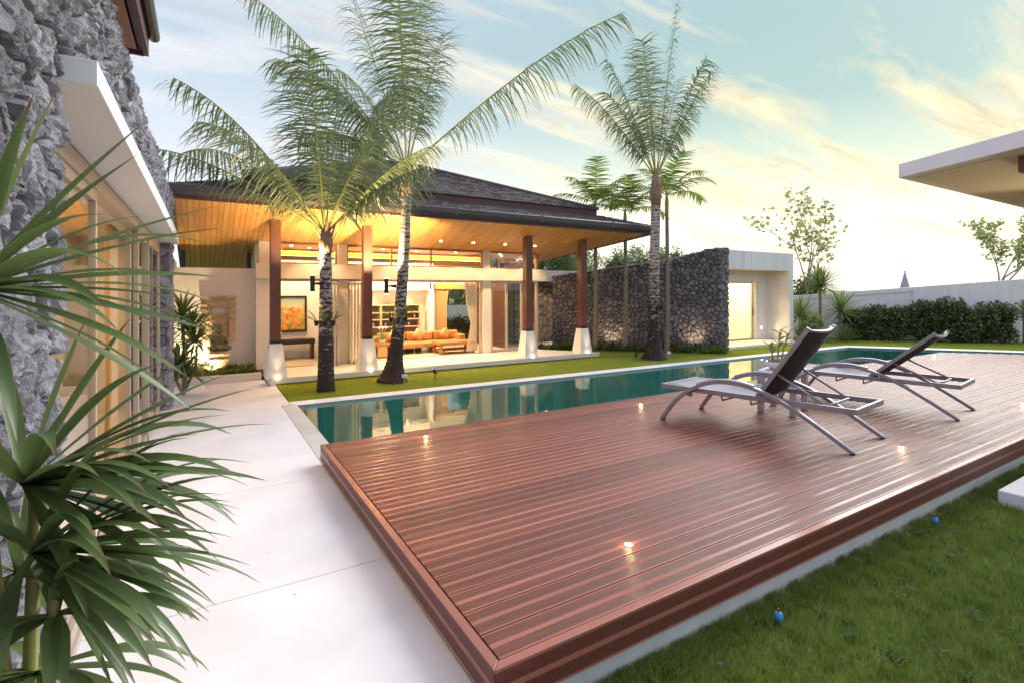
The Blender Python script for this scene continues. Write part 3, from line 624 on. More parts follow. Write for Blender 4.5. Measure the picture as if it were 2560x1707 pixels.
# eave fascia, gutter and skirt roof
vp(MB().prism([(-.46,10.92),(11.49,10.92),(11.49,10.955),(-.46,10.955)], 3.59, 3.78).prism([(-.46,10.956),(-.425,10.956),(-.425,15.3),(-.46,15.3)], [3.56,3.56,2.45,2.45], [3.76,3.76,2.8,2.8]).prism([(11.49,10.93),(11.53,10.93),(XR(15)+.04,15),(XR(15),15)], [3.6,3.6,2.58,2.58], [3.76,3.76,2.8,2.8]), 'eave_fascia', 'fascia_maroon')
prof = [(0,-.03),(-.10,-.015),(-.135,.04),(-.145,.14),(-.12,.165),(-.12,.14),(0,.13)]
mb = MB(); nP = len(prof)
mb.add([(x, 10.918+p[0], 3.68+p[1]) for x in (-.5,11.56) for p in prof], [(i,(i+1)%nP,nP+(i+1)%nP,nP+i) for i in range(nP)]+[tuple(range(nP)), tuple(range(nP,2*nP))[::-1]])
gut = vp(mb, 'gutter', 'gutter')
for x in (2.6, 5.0, 7.4, 9.8): vp(MB().box(x-.05, x+.05, 10.772, 10.80, 3.69, 3.835), 'gutter_bracket', 'gutter', gut)
def shingle_slope(name, P0, P1, Q0, Q1, rows_, w, parent, rg, th=.022):
    # eave P0-P1, top Q0-Q1; courses of separate shingles, each lapping the one below
    V = []; F = []; P0, P1, Q0, Q1 = map(Vector, (P0, P1, Q0, Q1)); nrm = (P1-P0).cross(Q0-P0).normalized()
    for r in range(rows_):
        a0 = r/rows_; a1 = min(1, (r+1.25)/rows_)
        L0, R0 = P0.lerp(Q0, a0), P1.lerp(Q1, a0); L1, R1 = P0.lerp(Q0, a1), P1.lerp(Q1, a1)
        n_ = max(1, int((R0-L0).length/w)); off = rg.random()
        for k in range(n_+1):
            s0 = max(0, (k-off)/n_); s1 = min(1, (k+1-off)/n_-.0006)
            if s1 <= s0: continue
            hh = th*rg.uniform(.7, 1.3); dn = (P0-Q0).normalized()*rg.uniform(-.012,.012)
            b = len(V)
            V += [L0.lerp(R0,s0)+dn, L0.lerp(R0,s1)+dn, L1.lerp(R1,s1), L1.lerp(R1,s0), L0.lerp(R0,s0)+nrm*hh+dn, L0.lerp(R0,s1)+nrm*hh+dn, L1.lerp(R1,s1)+nrm*.004, L1.lerp(R1,s0)+nrm*.004]
            F += [(b+4,b+5,b+6,b+7),(b,b+1,b+5,b+4),(b+1,b+2,b+6,b+5),(b+3,b,b+4,b+7)]
    o = vp(MB().add(V, F), name, 'shingle', parent, kind='stuff'); return o
LE = 3.84; UY = 12.25; UB = 4.20; UT = 4.42
skirt = vp(MB().prism([(-.46,10.93),(11.49,10.93),(10.6,UY+.1),(.5,UY+.1)], [3.79,3.79,3.79,3.79], [LE,LE,UB+.06,UB+.06]).prism([(-.46,10.96),(.5,UY+.1),(.5,15),(-.46,15.2)], [soff(10.96)+.07,soff(UY+.1)+.07,soff(15)+.07,soff(15.2)+.07], [LE,UB+.06,UB+.06,LE-.2]).prism([(11.49,10.93),(XR(14.5),14.5),(XR(14.5)-.9,15),(10.6,UY+.1)], [3.78,3.5,3.5,3.78], [LE,LE,UB+.06,UB+.06]), 'skirt_roof', 'shingle')
shingle_slope('shingles', (-.52,10.86,LE-.005), (11.55,10.86,LE-.005), (.5,UY+.1,UB+.07), (10.6,UY+.1,UB+.07), 8, .2, skirt, rng)
shingle_slope('shingles', (-.52,15.2,LE-.2), (-.52,10.86,LE-.005), (.5,15,UB+.07), (.5,UY+.1,UB+.07), 7, .2, skirt, rng)
ux0, ux1, uy0, uy1 = .8, 10.45, UY, 20.9; rz = 6.12; rA, rB, ry = 5.1, 6.2, 16.55
band = vp(MB().box(ux0+.1, ux1-.1, uy0+.08, uy1, UB-.1, UT-.03).box(ux0, ux1, uy0-.01, uy0+.06, UB+.03, UT), 'upper_fascia', 'fascia_maroon')
up = vp(MB().add([(ux0,uy0,UT),(ux1,uy0,UT),(ux1,uy1,UT),(ux0,uy1,UT),(rA,ry,rz),(rB,ry,rz)], [(0,1,5,4),(1,2,5),(2,3,4,5),(3,0,4),(0,3,2,1)]), 'upper_roof', 'shingle')
shingle_slope('shingles', (ux0-.06,uy0-.07,UT-.005), (ux1+.06,uy0-.07,UT-.005), (rA,ry,rz+.012), (rB,ry,rz+.012), 34, .19, up, rng)
shingle_slope('shingles', (ux0-.06,uy1,UT-.005), (ux0-.06,uy0-.07,UT-.005), (rA,ry,rz+.012), (rA,ry-.01,rz+.012), 34, .22, up, rng)
vp(MB().tube([(ux1+.04,uy0-.05,UT+.03),(rB,ry,rz+.05),(rA,ry,rz+.05),(ux0-.04,uy0-.05,UT+.03)], .05, 6), 'ridge_cap', 'shingle', up)
# columns
for nm, x in (('a',1.32),('b',3.24),('c',7.62),('d',9.52)):
    yc = 11.79
    c = vp(MB().box(x-.1, x+.1, yc-.1, yc+.1, .86, soff(yc)+.02), 'column', 'column_wood', bevel=.006)
    for args, nm2, mt in ((((x,yc), .21, .21, .125, .125, FLR, .84), 'column_base', 'plaster'),):
        vp(MB().frustum(*args), nm2, mt, c, bevel=.006)
    vp(MB().box(x-.103, x+.103, yc-.103, yc+.103, .842, .90), 'column_shoe', 'dark_metal', c)
    vp(MB().lathe([(.045,0),(.045,.012),(.03,.014)], (x+.02, yc-.235, FLR), 14), 'uplight', 'glow_warm', c)
    lamp('column_uplight', 'SPOT', (x+.02, yc-.27, FLR+.03), 11, (1,.72,.40), aim=(0,-.10,1), spot=R(70), size=.05)
# front wall: piers, lintel, clerestory
FY = 13.05
vp(MB().box(1.06, 9.06, FY-.12, FY+.20, 2.22, 2.57), 'lintel', 'plaster_cream', bevel=.006)
for x0, x1 in ((1.06,1.46),(2.88,3.12),(6.92,7.18)): vp(MB().box(x0, x1, FY, FY+.2, FLR, 2.22), 'pier', 'plaster_cream')
for x0, x1 in ((1.12,1.36),(2.86,3.10),(6.92,7.16)): vp(MB().box(x0, x1, FY+.01, FY+.16, 2.57, 3.12), 'clerestory_pier', 'plaster_cream')
def framed(x0, x1, z0, z1, y, fr=.035, mull=(), mat='alu_beige', d=.05, name='window'):
    mb = MB().box(x0,x1,y,y+d,z0,z0+fr).box(x0,x1,y,y+d,z1-fr,z1).box(x0,x0+fr,y+.001,y+d-.001,z0+fr,z1-fr).box(x1-fr,x1,y+.001,y+d-.001,z0+fr,z1-fr)
    for m_ in mull: mb.box(m_-fr/2, m_+fr/2, y+.001, y+d-.001, z0+fr, z1-fr)
    f = vp(mb, name, mat); xs = [x0+fr]+[v for m_ in mull for v in (m_-fr/2, m_+fr/2)]+[x1-fr]
    for a, b in zip(xs[::2], xs[1::2]): vp(MB().box(a, b, y+.022, y+.028, z0+fr, z1-fr), 'pane', 'pane', f)
    return f
framed(1.36, 2.86, 2.57, 3.06, FY+.05, mull=(), mat='table_wood'); framed(3.10, 6.92, 2.57, 3.06, FY+.05, mull=(4.25,5.35), mat='table_wood'); framed(7.16, 8.86, 2.57, 3.06, FY+.05, mat='table_wood')
# right glass bay and its return
framed(7.18, 8.30, FLR, 2.22, FY+.06, .07, (7.74,), name='folding_door'); framed(8.32, 8.86, FLR, 2.22, FY+.06, .06, name='folding_door')
def framed_y(y0, y1, z0, z1, x, fr=.05):
    f = vp(MB().box(x,x+.05,y0,y1,z0,z0+fr).box(x,x+.05,y0,y1,z1-fr,z1).box(x+.001,x+.049,y0,y0+fr,z0+fr,z1-fr).box(x+.001,x+.049,y1-fr,y1,z0+fr,z1-fr), 'window', 'alu_beige')
    vp(MB().box(x+.02, x+.026, y0+fr, y1-fr, z0+fr, z1-fr), 'pane', 'pane', f)
framed_y(FY+.12, 15.5, FLR, 2.22, 8.80); framed_y(FY+.12, 15.5, 2.57, 3.06, 8.80)
# door frames and stacked folding leaves
vp(MB().box(1.46,2.88,FY+.06,FY+.14,2.16,2.22).box(1.46,1.53,FY+.06,FY+.14,FLR,2.16).box(3.12,6.92,FY+.06,FY+.14,2.16,2.22).box(6.85,6.92,FY+.06,FY+.14,FLR,2.16).box(1.46,2.88,FY+.06,FY+.14,FLR-.02,FLR+.006).box(3.12,6.92,FY+.06,FY+.14,FLR-.02,FLR+.006), 'door_frame', 'alu_beige')
for xs in ((2.60,2.67,2.74,2.81), (3.14,3.22,3.30,3.38)):
    for i, x in enumerate(xs):
        f = vp(MB().box(x-.02,x+.02,FY-.30,FY-.24,FLR+.01,2.15).box(x-.02,x+.02,FY+.02,FY+.08,FLR+.01,2.15).box(x-.019,x+.019,FY-.24,FY+.02,FLR+.01,FLR+.08).box(x-.019,x+.019,FY-.24,FY+.02,2.07,2.15), 'folding_door', 'alu_beige')
        vp(MB().box(x-.003,x+.003,FY-.24,FY+.02,FLR+.08,2.07), 'pane', 'pane', f)
        vp(MB().box(x-.024,x-.020,FY-.285,FY-.265,1.0,1.12), 'handle', 'black_wood', f)
# inside: floor, walls, ceiling with a lit cove
vp(MB().box(1.1, 8.85, FY+.06, 15.8, 0, FLR-.004), 'inner_floor', 'floor_inside')
vp(MB().box(1.06, 1.2, FY+.2, 15.2, 0, 3.0), 'inner_wall', 'plaster_cream')
vp(MB().box(1.2, 3.2, 14.78, 14.9, FLR, 2.75), 'inner_wall', 'plaster')
vp(MB().box(2.95, 3.08, FY+.25, 14.78, FLR, 2.75), 'inner_wall', 'plaster')
vp(MB().box(3.2, 6.0, 15.1, 15.2, FLR, 2.75), 'inner_wall', 'plaster')
vp(MB().box(3.2, 6.0, 14.7, 15.1, 1.95, 2.75), 'bulkhead', 'plaster')
vp(MB().box(5.95, 6.06, 14.7, 15.7, FLR, 2.75), 'inner_wall', 'plaster')
vp(MB().box(6.06, 6.85, 15.7, 15.8, FLR, 2.75).box(6.85, 7.95, 15.7, 15.8, 2.02, 2.75).box(7.95, 8.8, 15.7, 15.8, FLR, 2.75), 'inner_wall', 'plaster')
vp(MB().box(8.05, 8.12, 13.7, 15.7, FLR, 2.2), 'inner_wall', 'red_wall')
ceil = vp(MB().box(1.2, 8.8, FY+.22, 14.5, 3.06, 3.12).box(1.2, 8.8, 16.4, 17, 3.06, 3.12).box(1.2, 1.9, 14.5, 16.4, 3.06, 3.12).box(8.2, 8.8, 14.5, 16.4, 3.06, 3.12), 'inner_ceiling', 'soffit_wood')
vp(MB().box(1.2, 8.8, 15.85, 15.95, 2.5, 2.93), 'cove_board', 'soffit_wood')
vp(MB().add([(1.3,16.3,2.86),(8.7,16.3,2.86),(8.4,16.75,3.45),(1.6,16.75,3.45)], [(0,1,2,3)]), 'cove_slope', 'soffit_wood')
vp(MB().box(1.4, 8.6, 15.96, 15.99, 2.925, 2.945), 'cove_strip', 'glow_cove')
lamp('cove_light', 'AREA', (5, 16.06, 2.97), 90, (1,.62,.2), size=.1, aim=(0,.8,.45)); cl_ = bpy.data.objects['cove_light'].data; cl_.shape = 'RECTANGLE'; cl_.size = 7; cl_.size_y = .05
vp(MB().box(1.0, 6.2, 17, 17.1, 0, 3.9).box(6.2, 8.9, 17, 17.1, 2.6, 3.9), 'inner_wall', 'plaster_cream')
vp(MB().box(1.0, 8.9, 16.9, 17.1, 3.5, 3.6), 'cove_top', 'soffit_wood')
# lights that are lit in the photograph
dl = MB().lathe([(.038,0),(.038,-.01),(.03,-.012)], n=16).mesh('downlight', M['glow_warm'])
for x in (2.4, 4.4, 5.35, 6.3, 7.3, 8.3):
    y = 12.45; o = obj('downlight', dl, villa, (x, y, soff(y)-.004)); o.matrix_parent_inverse = VINV
    lamp('soffit_downlight', 'SPOT', (x, y, soff(y)-.05), 40, (1,.68,.34), aim=(0,0,-1), spot=R(110), size=.04)
for x, y in ((1.9,13.7),(2.4,14.2),(4.2,13.7),(5.2,13.9),(6.4,13.8),(7.9,13.8),(8.3,14.4)):
    o = obj('downlight', dl, villa, (x, y, 3.055)); o.matrix_parent_inverse = VINV
for x, y, e in ((2.1,13.95,26),(4.3,13.9,60),(5.7,14.2,60),(6.9,14.2,48),(8.3,13.6,10)):
    lamp('room_light', 'AREA', (x, y, 2.95), e, (1,.68,.36), size=.3)
for x in (4.2, 5.3):
    o = obj('downlight', dl, villa, (x, 14.85, 1.945)); o.matrix_parent_inverse = VINV
    lamp('bulkhead_light', 'SPOT', (x, 14.85, 1.92), 9, (1,.68,.36), aim=(0,0,-1), spot=R(120), size=.04)
# big back window looking out to the trees
wf = vp(MB().box(6.85,7.95,15.72,15.78,1.96,2.02).box(6.85,6.9,15.72,15.78,FLR,1.96).box(7.9,7.95,15.72,15.78,FLR,1.96), 'back_window', 'alu_beige'); vp(MB().box(6.9,7.9,15.745,15.751,FLR,1.96), 'pane', 'pane', wf)
def curtain(x0, x1, y, z0, z1, mat, pinch=.6, waves=9, lean=0):
    V = []; F = []; nn = waves*4
    for z, pf in ((z0,.85),(z0+(z1-z0)*.4,pinch),(z0+(z1-z0)*.7,.85),(z1,1)):
        for k in range(nn+1):
            u = k/nn; V.append((x0+(x1-x0)*u*pf+lean*(1-(z-z0)/(z1-z0)), y+.03*math.sin(u*waves*2*math.pi), z))
    for l in range(3):
        for k in range(nn): F.append((l*(nn+1)+k, l*(nn+1)+k+1, (l+1)*(nn+1)+k+1, (l+1)*(nn+1)+k))
    return MB().add(V, F)
for nm, lb, a in (('curtain','tan curtain hanging left of the living room back window',(6.55,6.98,15.6,.2,2.0,'curtain_tan',.85,6)),):
    tag(curtain(*a).build(nm, M[a[5]], smooth=True), lb, 'curtain')
tag(curtain(6.86,6.45,13.32,.2,2.15,'curtain_pale',.5,6).build('curtain', M['curtain_pale'], smooth=True), 'pale curtain gathered at the right jamb of the living room opening', 'curtain')
tag(curtain(7.22,7.6,13.6,.2,2.1,'curtain_tan',.9,6).build('curtain', M['curtain_tan'], smooth=True), 'tan curtain behind the closed folding glass doors', 'curtain')
tag(MB().box(6.45,8.0,15.5,15.66,1.98,2.14).build('pelmet', M['pale_wood'], bevel=.004), 'orange timber pelmet box above the back window', 'pelmet')
# statue wall, planter and posts at the left end of the villa
vp(MB().box(-.75, 1.06, 13.3, 13.45, 0, 2.45), 'garden_wall', 'plaster_cream', bevel=.006)
pl = vp(MB().box(-.75, 1.12, 12.46, 12.56, -.05, .16), 'planter_wall', 'plaster_cream', bevel=.004); vp(MB().box(-.75,1.05,12.56,13.3,-.05,.12), 'soil', 'earth', pl)
for x in (-.36, .98): vp(MB().box(x-.04,x+.04,13.9,13.98,2.2,soff(13.94)+.01), 'roof_post', 'dark_metal')
vp(MB().box(10.52,10.60,14.6,14.68,2.2,2.75), 'roof_post', 'dark_metal')
# corridor to the wing
cor = thing('covered_walk', 'flat white-roofed covered walk between villa and stone wall', 'walkway', (10.5, 15, 0)); CI = Matrix.Translation((-10.5,-15,0))
def cp(mb, name, mat, **k): o = mb.build(name, M[mat], cor, **k); o.matrix_parent_inverse = CI; return o
cp(MB().box(8.9, 13.6, 14.5, 14.62, 2.24, 2.62), 'roof_edge', 'fascia_white', bevel=.004); cp(MB().box(8.9,13.6,14.62,18.5,2.38,2.6), 'roof_slab', 'plaster')
cs = cp(MB().box(8.9,13.6,14.62,18.4,2.32,2.38), 'walk_ceiling', 'soffit_red')
cp(MB().box(11.28,11.44,15.3,15.46,.05,2.32), 'post', 'plaster_cream'); cp(MB().box(12.25,12.4,15.6,15.8,.05,2.32), 'post', 'plaster_cream'); cp(MB().box(11.2,13.6,15.32,15.44,2.02,2.319), 'beam', 'plaster_cream')
cp(MB().box(9.0,13.6,13.9,18.4,0,.05), 'walk_floor', 'path_stone')
for x, y in ((10.5,15.0),(11.3,14.95),(11.7,16.6),(12.5,15.2)):
    o = obj('downlight', dl, cor, (x,y,2.316)); o.matrix_parent_inverse = CI
    lamp('walk_light', 'SPOT', (x,y,2.28), 16, (1,.66,.33), aim=(0,0,-1), spot=R(115), size=.04)

# ============================================================ stone garden wall and wing
A_, B_ = Vector((10.15,14.15,0)), Vector((14.0,10.45,0)); D_ = (B_-A_); LEN = D_.length; D_.normalize(); N_out = Vector((D_.y,-D_.x,0))
if N_out.dot(Vector((-1,-1,0))) < 0: N_out = -N_out
def topz(s): return 2.44+.70*(s/LEN)+.16*max(0, (s-LEN*.72)/(LEN*.28))**.7
gw = thing('garden_wall', 'dark lava stone garden wall rising towards its rounded right end', 'wall', (12, 12.3, 0)); GI = Matrix.Translation((-12,-12.3,0))
V = []; F = []; ns = 14
for i in range(ns+1):
    s = LEN*i/ns; p = A_+D_*s; b = p-N_out*.32
    V += [(p.x,p.y,0),(p.x,p.y,topz(s)-.05),(b.x,b.y,topz(s)-.05),(b.x,b.y,0)]
for i in range(ns):
    for k in range(3): F.append((i*4+k, i*4+k+1, i*4+5+k, i*4+4+k))
F += [(0,3,2,1), (ns*4,ns*4+1,ns*4+2,ns*4+3)]
core = MB().add(V, F).prism([(B_.x-.02,B_.y),(B_.x+.38,B_.y+.03),(B_.x+.38,B_.y+.4),(B_.x-.3,B_.y+.4)], 0, topz(LEN)-.05).build('wall_core', M['mortar'], gw); core.matrix_parent_inverse = GI
rng2 = random.Random(11)
def gm(s, t, d): p = A_+D_*s+N_out*d; return (p.x, p.y, t)
stone_face(core, gm, (0, LEN, 0, 3.4), (.135,.125), .045, M['stone_dark'], rng2, keep=lambda P: max(q[1] for q in P) < topz(sum(q[0] for q in P)/len(P))+.04, limit=268, flip=True)
stone_face(core, lambda s,t,d: (B_.x+s, B_.y+.01-d, t), (-.03, .40, 0, topz(LEN)), (.2,.17), .04, M['stone_dark'], rng2, limit=30)
mb = MB()                                          # coping stones along the top
for i in range(30):
    s = LEN*(i+.5)/30; p = A_+D_*s-N_out*.14; mb.ball((p.x,p.y,topz(s)-.05), (.14,.14,rng2.uniform(.05,.08)), 8, 5)
o = mb.build('top_stones', M['stone_dark'], core, kind='stuff')
# short wall behind the covered walk
sw = thing('walk_wall', 'short dark stone wall behind the covered walk beside the glass bay', 'wall', (10.6,15.9,0)); SI = Matrix.Translation((-10.6,-15.9,0))
c2 = MB().box(9.2,11.3,15.55,15.9,0,2.32).build('wall_core', M['mortar'], sw); c2.matrix_parent_inverse = SI
stone_face(c2, lambda s,t,d: (s, 15.55-d, t), (9.5,11.28,.05,2.3), (.2,.18), .035, M['stone_dark'], rng2)
# wing
wing = thing('guest_wing', 'white box-framed guest wing with lit sliding window right of the stone wall', 'house', (16.5, 11, 0)); WI = Matrix.Translation((-16.5,-11,0))
def wp(mb, name, mat, parent=None, **k):
    o = mb.build(name, M[mat], parent or wing, **k)
    if not parent: o.matrix_parent_inverse = WI
    return o
wp(MB().box(14.0,18.68,10.85,11.0,2.64,3.28).box(18.45,18.68,10.85,11.0,.0,2.64), 'front_frame', 'plaster', bevel=.004)
wp(MB().prism([(14.1,11.0),(18.68,11.0),(18.68,14.6),(16.9,14.6)], 2.9, 3.27), 'roof_slab', 'plaster'); wp(MB().box(18.46,18.67,11.0,14.6,0,2.9), 'side_wall', 'plaster')
wp(MB().box(14.2,18.46,11.0,11.9,2.62,2.66), 'soffit', 'soffit_wood')
wp(MB().box(13.9,18.45,10.6,11.75,0,.1), 'step', 'porch_stone', bevel=.005)
wp(MB().box(17.78,18.46,11.75,11.9,.1,2.64).box(14.0,17.78,11.75,11.9,2.25,2.64), 'back_wall', 'plaster')
def wwin(x0, x1, y, fr=.06):
    f = wp(MB().box(x0,x1,y,y+.05,.1,.1+fr).box(x0,x1,y,y+.05,2.25-fr,2.25).box(x0,x0+fr,y+.001,y+.049,.1+fr,2.25-fr).box(x1-fr,x1,y+.001,y+.049,.1+fr,2.25-fr), 'sliding_window', 'alu_beige')
    wp(MB().box(x0+fr,x1-fr,y+.02,y+.026,.1+fr,2.25-fr), 'pane', 'pane', f); wp(MB().box(x1-.04,x1-.02,y-.02,y,1.0,1.25), 'handle', 'black_wood', f)
wwin(14.4,16.15,11.80); wwin(16.0,17.76,11.86)
wp(MB().box(13.9,18.46,11.9,16,0,.098), 'room_floor', 'floor_inside'); wp(MB().box(13.9,18.46,14.5,14.6,.1,2.5), 'room_wall', 'plaster_cream'); wp(MB().box(14.2,14.3,11.9,14.5,.1,2.4), 'room_wall', 'plaster_cream')
wp(MB().prism([(14.4,11.91),(18.46,11.91),(18.46,14.5),(16.8,14.5)], 2.8, 2.899), 'room_ceiling', 'plaster')
for x in (16.2, 17.4): lamp('wing_room_light', 'AREA', (x, 12.9, 2.77), 62, (1,.70,.30), size=.5)
lamp('wing_step_light', 'SPOT', (18.1,11.70,.55), 5, (1,.8,.5), aim=(0,-1,-.1), spot=R(120), size=.02)
wp(MB().lathe([(.035,0),(.035,.01),(.02,.012)], n=12).build('tmp', M['glow_warm']) and MB().box(18.08,18.14,11.735,11.749,.5,.56), 'step_lamp', 'glow_warm')
bpy.data.objects.remove(bpy.data.objects['tmp'])
t = thing('chest_of_drawers', 'honey timber chest of drawers inside the lit guest wing window', 'chest', (16.75,13.6,.1))
MB().box(-.5,.5,-.22,.22,.28,.78).build('body', M['pale_wood'], t, bevel=.005)
for k in range(3): MB().box(-.46,.0,-.235,-.221,.31+k*.155,.45+k*.155).build('drawer', M['table_wood'], t)
MB().box(.04,.46,-.235,-.221,.31,.76).build('door', M['pale_wood'], t)
for sx in (-.45,.45):
    for sy in (-.18,.18): MB().box(sx-.025,sx+.025,sy-.025,sy+.025,0,.28).build('leg', M['table_wood'], t)
for x, h, lb in ((16.5,.42,'taller gold wire lantern on the honey timber chest'),(16.85,.30,'shorter gold wire lantern on the honey timber chest')):
    t = thing('lantern', lb, 'lantern', (x,13.6,.88)); mb = MB()
    for k in range(8):
        a = k*math.pi/4; mb.tube([(.11*math.cos(a),.11*math.sin(a),0),(.11*math.cos(a),.11*math.sin(a),h*.75),(0,0,h)], .007, 5)
    mb.build('cage', M['pale_wood'], t); MB().lathe([(.12,0),(.12,.02)], n=12).build('base', M['pale_wood'], t); MB().tube([(.05*math.cos(a),0,h+.05+.05*math.sin(a)) for a in [i*math.pi/6 for i in range(13)]], .006, 5).build('ring', M['pale_wood'], t)
# boundary walls
bw_ = thing('boundary_wall', 'long white rendered boundary wall behind the hedge, far right', 'wall', (22.6,10.7,0)); BI = Matrix.Translation((-22.6,-10.7,0))
ba = Vector((22.6,10.7,0)); bd = Vector((.707,-.707,0)); bn = Vector((.707,.707,0))
def bpoly(s0, s1, d0, d1): return [tuple((ba+bd*s+bn*d)[:2]) for s, d in ((s0,d0),(s1,d0),(s1,d1),(s0,d1))]
hz = lambda s: 1.88+.083*s
for s0, s1, d0, d1, dz, nm in ((-6,16,0,.18,0,'wall_panel'),(2.1,16,-.04,-.001,-.002,'raised_panel'),(-6,2.1,-.04,-.001,-.003,'top_band')):
    z0 = [-.02]*4 if nm != 'top_band' else [hz(s0)-.16,hz(s1)-.16]*1+[hz(s1)-.16,hz(s0)-.16]
    o = MB().prism(bpoly(s0,s1,d0,d1), z0, [hz(s0)+dz,hz(s1)+dz,hz(s1)+dz,hz(s0)+dz]).build(nm, M['plaster'], bw_); o.matrix_parent_inverse = BI
o = MB().box(8,34,25,25.2,-.05,1.12).build('back_boundary_wall', M['plaster']); tag(o, 'pale boundary wall seen through the covered walk opening', 'wall')
t = thing('gate_house', 'small white gate house with slot openings seen through the back window', 'building', (13.2,22,0))
MB().box(-1.2,1.3,0,.2,0,.95).box(-1.2,-.9,0,.2,.95,1.12).box(-.3,.1,0,.2,.95,1.12).box(1.0,1.3,0,.2,.95,1.12).build('wall', M['plaster'], t); MB().box(-1.4,1.5,-.2,1.4,1.12,1.28).build('roof', M['fascia_white'], t)
# pavilion roof at the right edge
pv = thing('pavilion', 'white flat pavilion roof reaching in at the right edge', 'pavilion', (9,.5,LAWN)); PI_ = Matrix.Translation((-9,-.5,-LAWN))
def pp(mb, name, mat, **k): o = mb.build(name, M[mat], pv, **k); o.matrix_parent_inverse = PI_; return o
pvp = [(5.2,-1.1),(14,-1.1),(14,2.8),(6.97,2.8)]
pp(MB().prism(pvp, 3.27, 3.43), 'roof_slab', 'fascia_white', bevel=.004)
pp(MB().prism([(5.45,-1.0),(13.9,-1.0),(13.9,2.68),(7.08,2.68)], 3.258, 3.268), 'ceiling_panel', 'plaster_cream')
pp(MB().box(6.75,12,.4,1.72,3.10,3.257), 'timber_beam', 'column_wood', bevel=.004)
pp(MB().box(6.78,11.97,.43,1.69,3.085,3.099), 'beam_lining', 'soffit_wood')
for x, y in ((9.4,.0),(13.2,.0),(13.2,1.8)): pp(MB().box(x-.1,x+.1,y-.1,y+.1,LAWN,3.27), 'post', 'column_wood', bevel=.005)
lamp('pavilion_uplight', 'SPOT', (9.3,.9,2.2), 40, (1,.7,.36), aim=(-.75,.35,.5), spot=R(110), size=.06)
st = MB().box(6.72,8.3,.75,1.86,LAWN-.05,.0).build('stepping_slab', M['path_stone'], bevel=.012); tag(st, 'thick pale concrete step slab on the lawn at the right edge', 'step')

# ============================================================ plants
def leaflet(V, F, base, d, up, L, w, droop, seg=2):
    side = d.cross(up).normalized() if d.cross(up).length > 1e-4 else Vector((1,0,0)); b = len(V); p = base.copy(); dd = d.copy()
    for k in range(seg+1):
        t = k/seg; ww = w*(1-t*.75 if k < seg else .12)*(.75 if k == 0 else 1)
        V.append(tuple(p-side*ww/2)); V.append(tuple(p+side*ww/2))
        dd = (dd+Vector((0,0,-droop/seg))).normalized(); p = p+dd*(L/seg)
    for k in range(seg): F.append((b+2*k, b+2*k+1, b+2*k+3, b+2*k+2))
def frond_mesh(d0, length, droop, rg, leaf_len=.62, pairs=46, petiole=.2, lw=.042, mat='palm_leaf', twist=0.0, up_v=.14, hang=1.25, stem_r=.022):
    """one pinnate frond from the origin: arching midrib with two rows of leaflets"""
    n = 26; P = [Vector((0,0,0))]; d = d0.normalized(); T = [d.copy()]
    for i in range(n):
        t = (i+1)/n; d = (d+Vector((0,0,-droop*(t**1.4)*2.0/n))).normalized(); P.append(P[-1]+d*(length/n)); T.append(d.copy())
    V = []; F = []
    hz_ = d0.cross(Vector((0,0,1))); hz_ = hz_.normalized() if hz_.length > .05 else Vector((1,0,0))
    hz_ = (Matrix.Rotation(twist, 3, d0) @ hz_)
    for i in range(pairs*2):
        side = 1 if i % 2 else -1; s = petiole+(1-petiole)*((i//2)+rg.uniform(0,.6))/pairs
        x = min(s, .999)*n; k = int(x); p = P[k].lerp(P[min(k+1,n)], x-k); t = T[k]
        nrm = hz_.cross(t).normalized(); u = (s-petiole)/(1-petiole)
        L_ = leaf_len*(.35+1.25*u**.45*(1-u)**.42+.12*(1-u))*rg.uniform(.85,1.1)
        a = R(74)-R(34)*u+rg.uniform(-.14,.14)
        dv = (hz_*side*math.sin(a)+t*math.cos(a)+nrm*(up_v*rg.uniform(.3,1.2))+Vector((0,0,-.25))).normalized()
        if nrm.z < 0: dv = (dv-nrm*(2*up_v*.8)).normalized()
        leaflet(V, F, p, dv, nrm+Vector((0,0,.2)), L_, lw*rg.uniform(.8,1.15), hang*rg.uniform(.5,1.4), 3)
    me = bpy.data.meshes.new('frond'); 
    mb = MB(); mb.add(V, F); nl = len(F)
    mb.tube([tuple(p) for p in P], [stem_r*(1-.82*i/n) for i in range(n+1)], 6)
    me.from_pydata(mb.v, [], mb.f); me.materials.append(M[mat]); me.materials.append(M['frond_stem'])
    mi = [0]*nl+[1]*(len(mb.f)-nl); me.polygons.foreach_set('material_index', mi); me.update(); return me
def trunk_mesh(base, top, r0, r1, flare, bend, ring=.09):
    b, t = Vector(base), Vector(top); n = int((t-b).length/ring*2); pts = []; rad = []
    for i in range(n+1):
        u = i/n; p = b.lerp(t, u)+Vector(bend)*math.sin(u*math.pi); r = r0+(r1-r0)*u+flare*math.exp(-u*(t-b).length/.28)
        r *= 1.035 if i % 2 else .985; pts.append(p-b); rad.append(r)
    return MB().tube(pts, rad, 16)
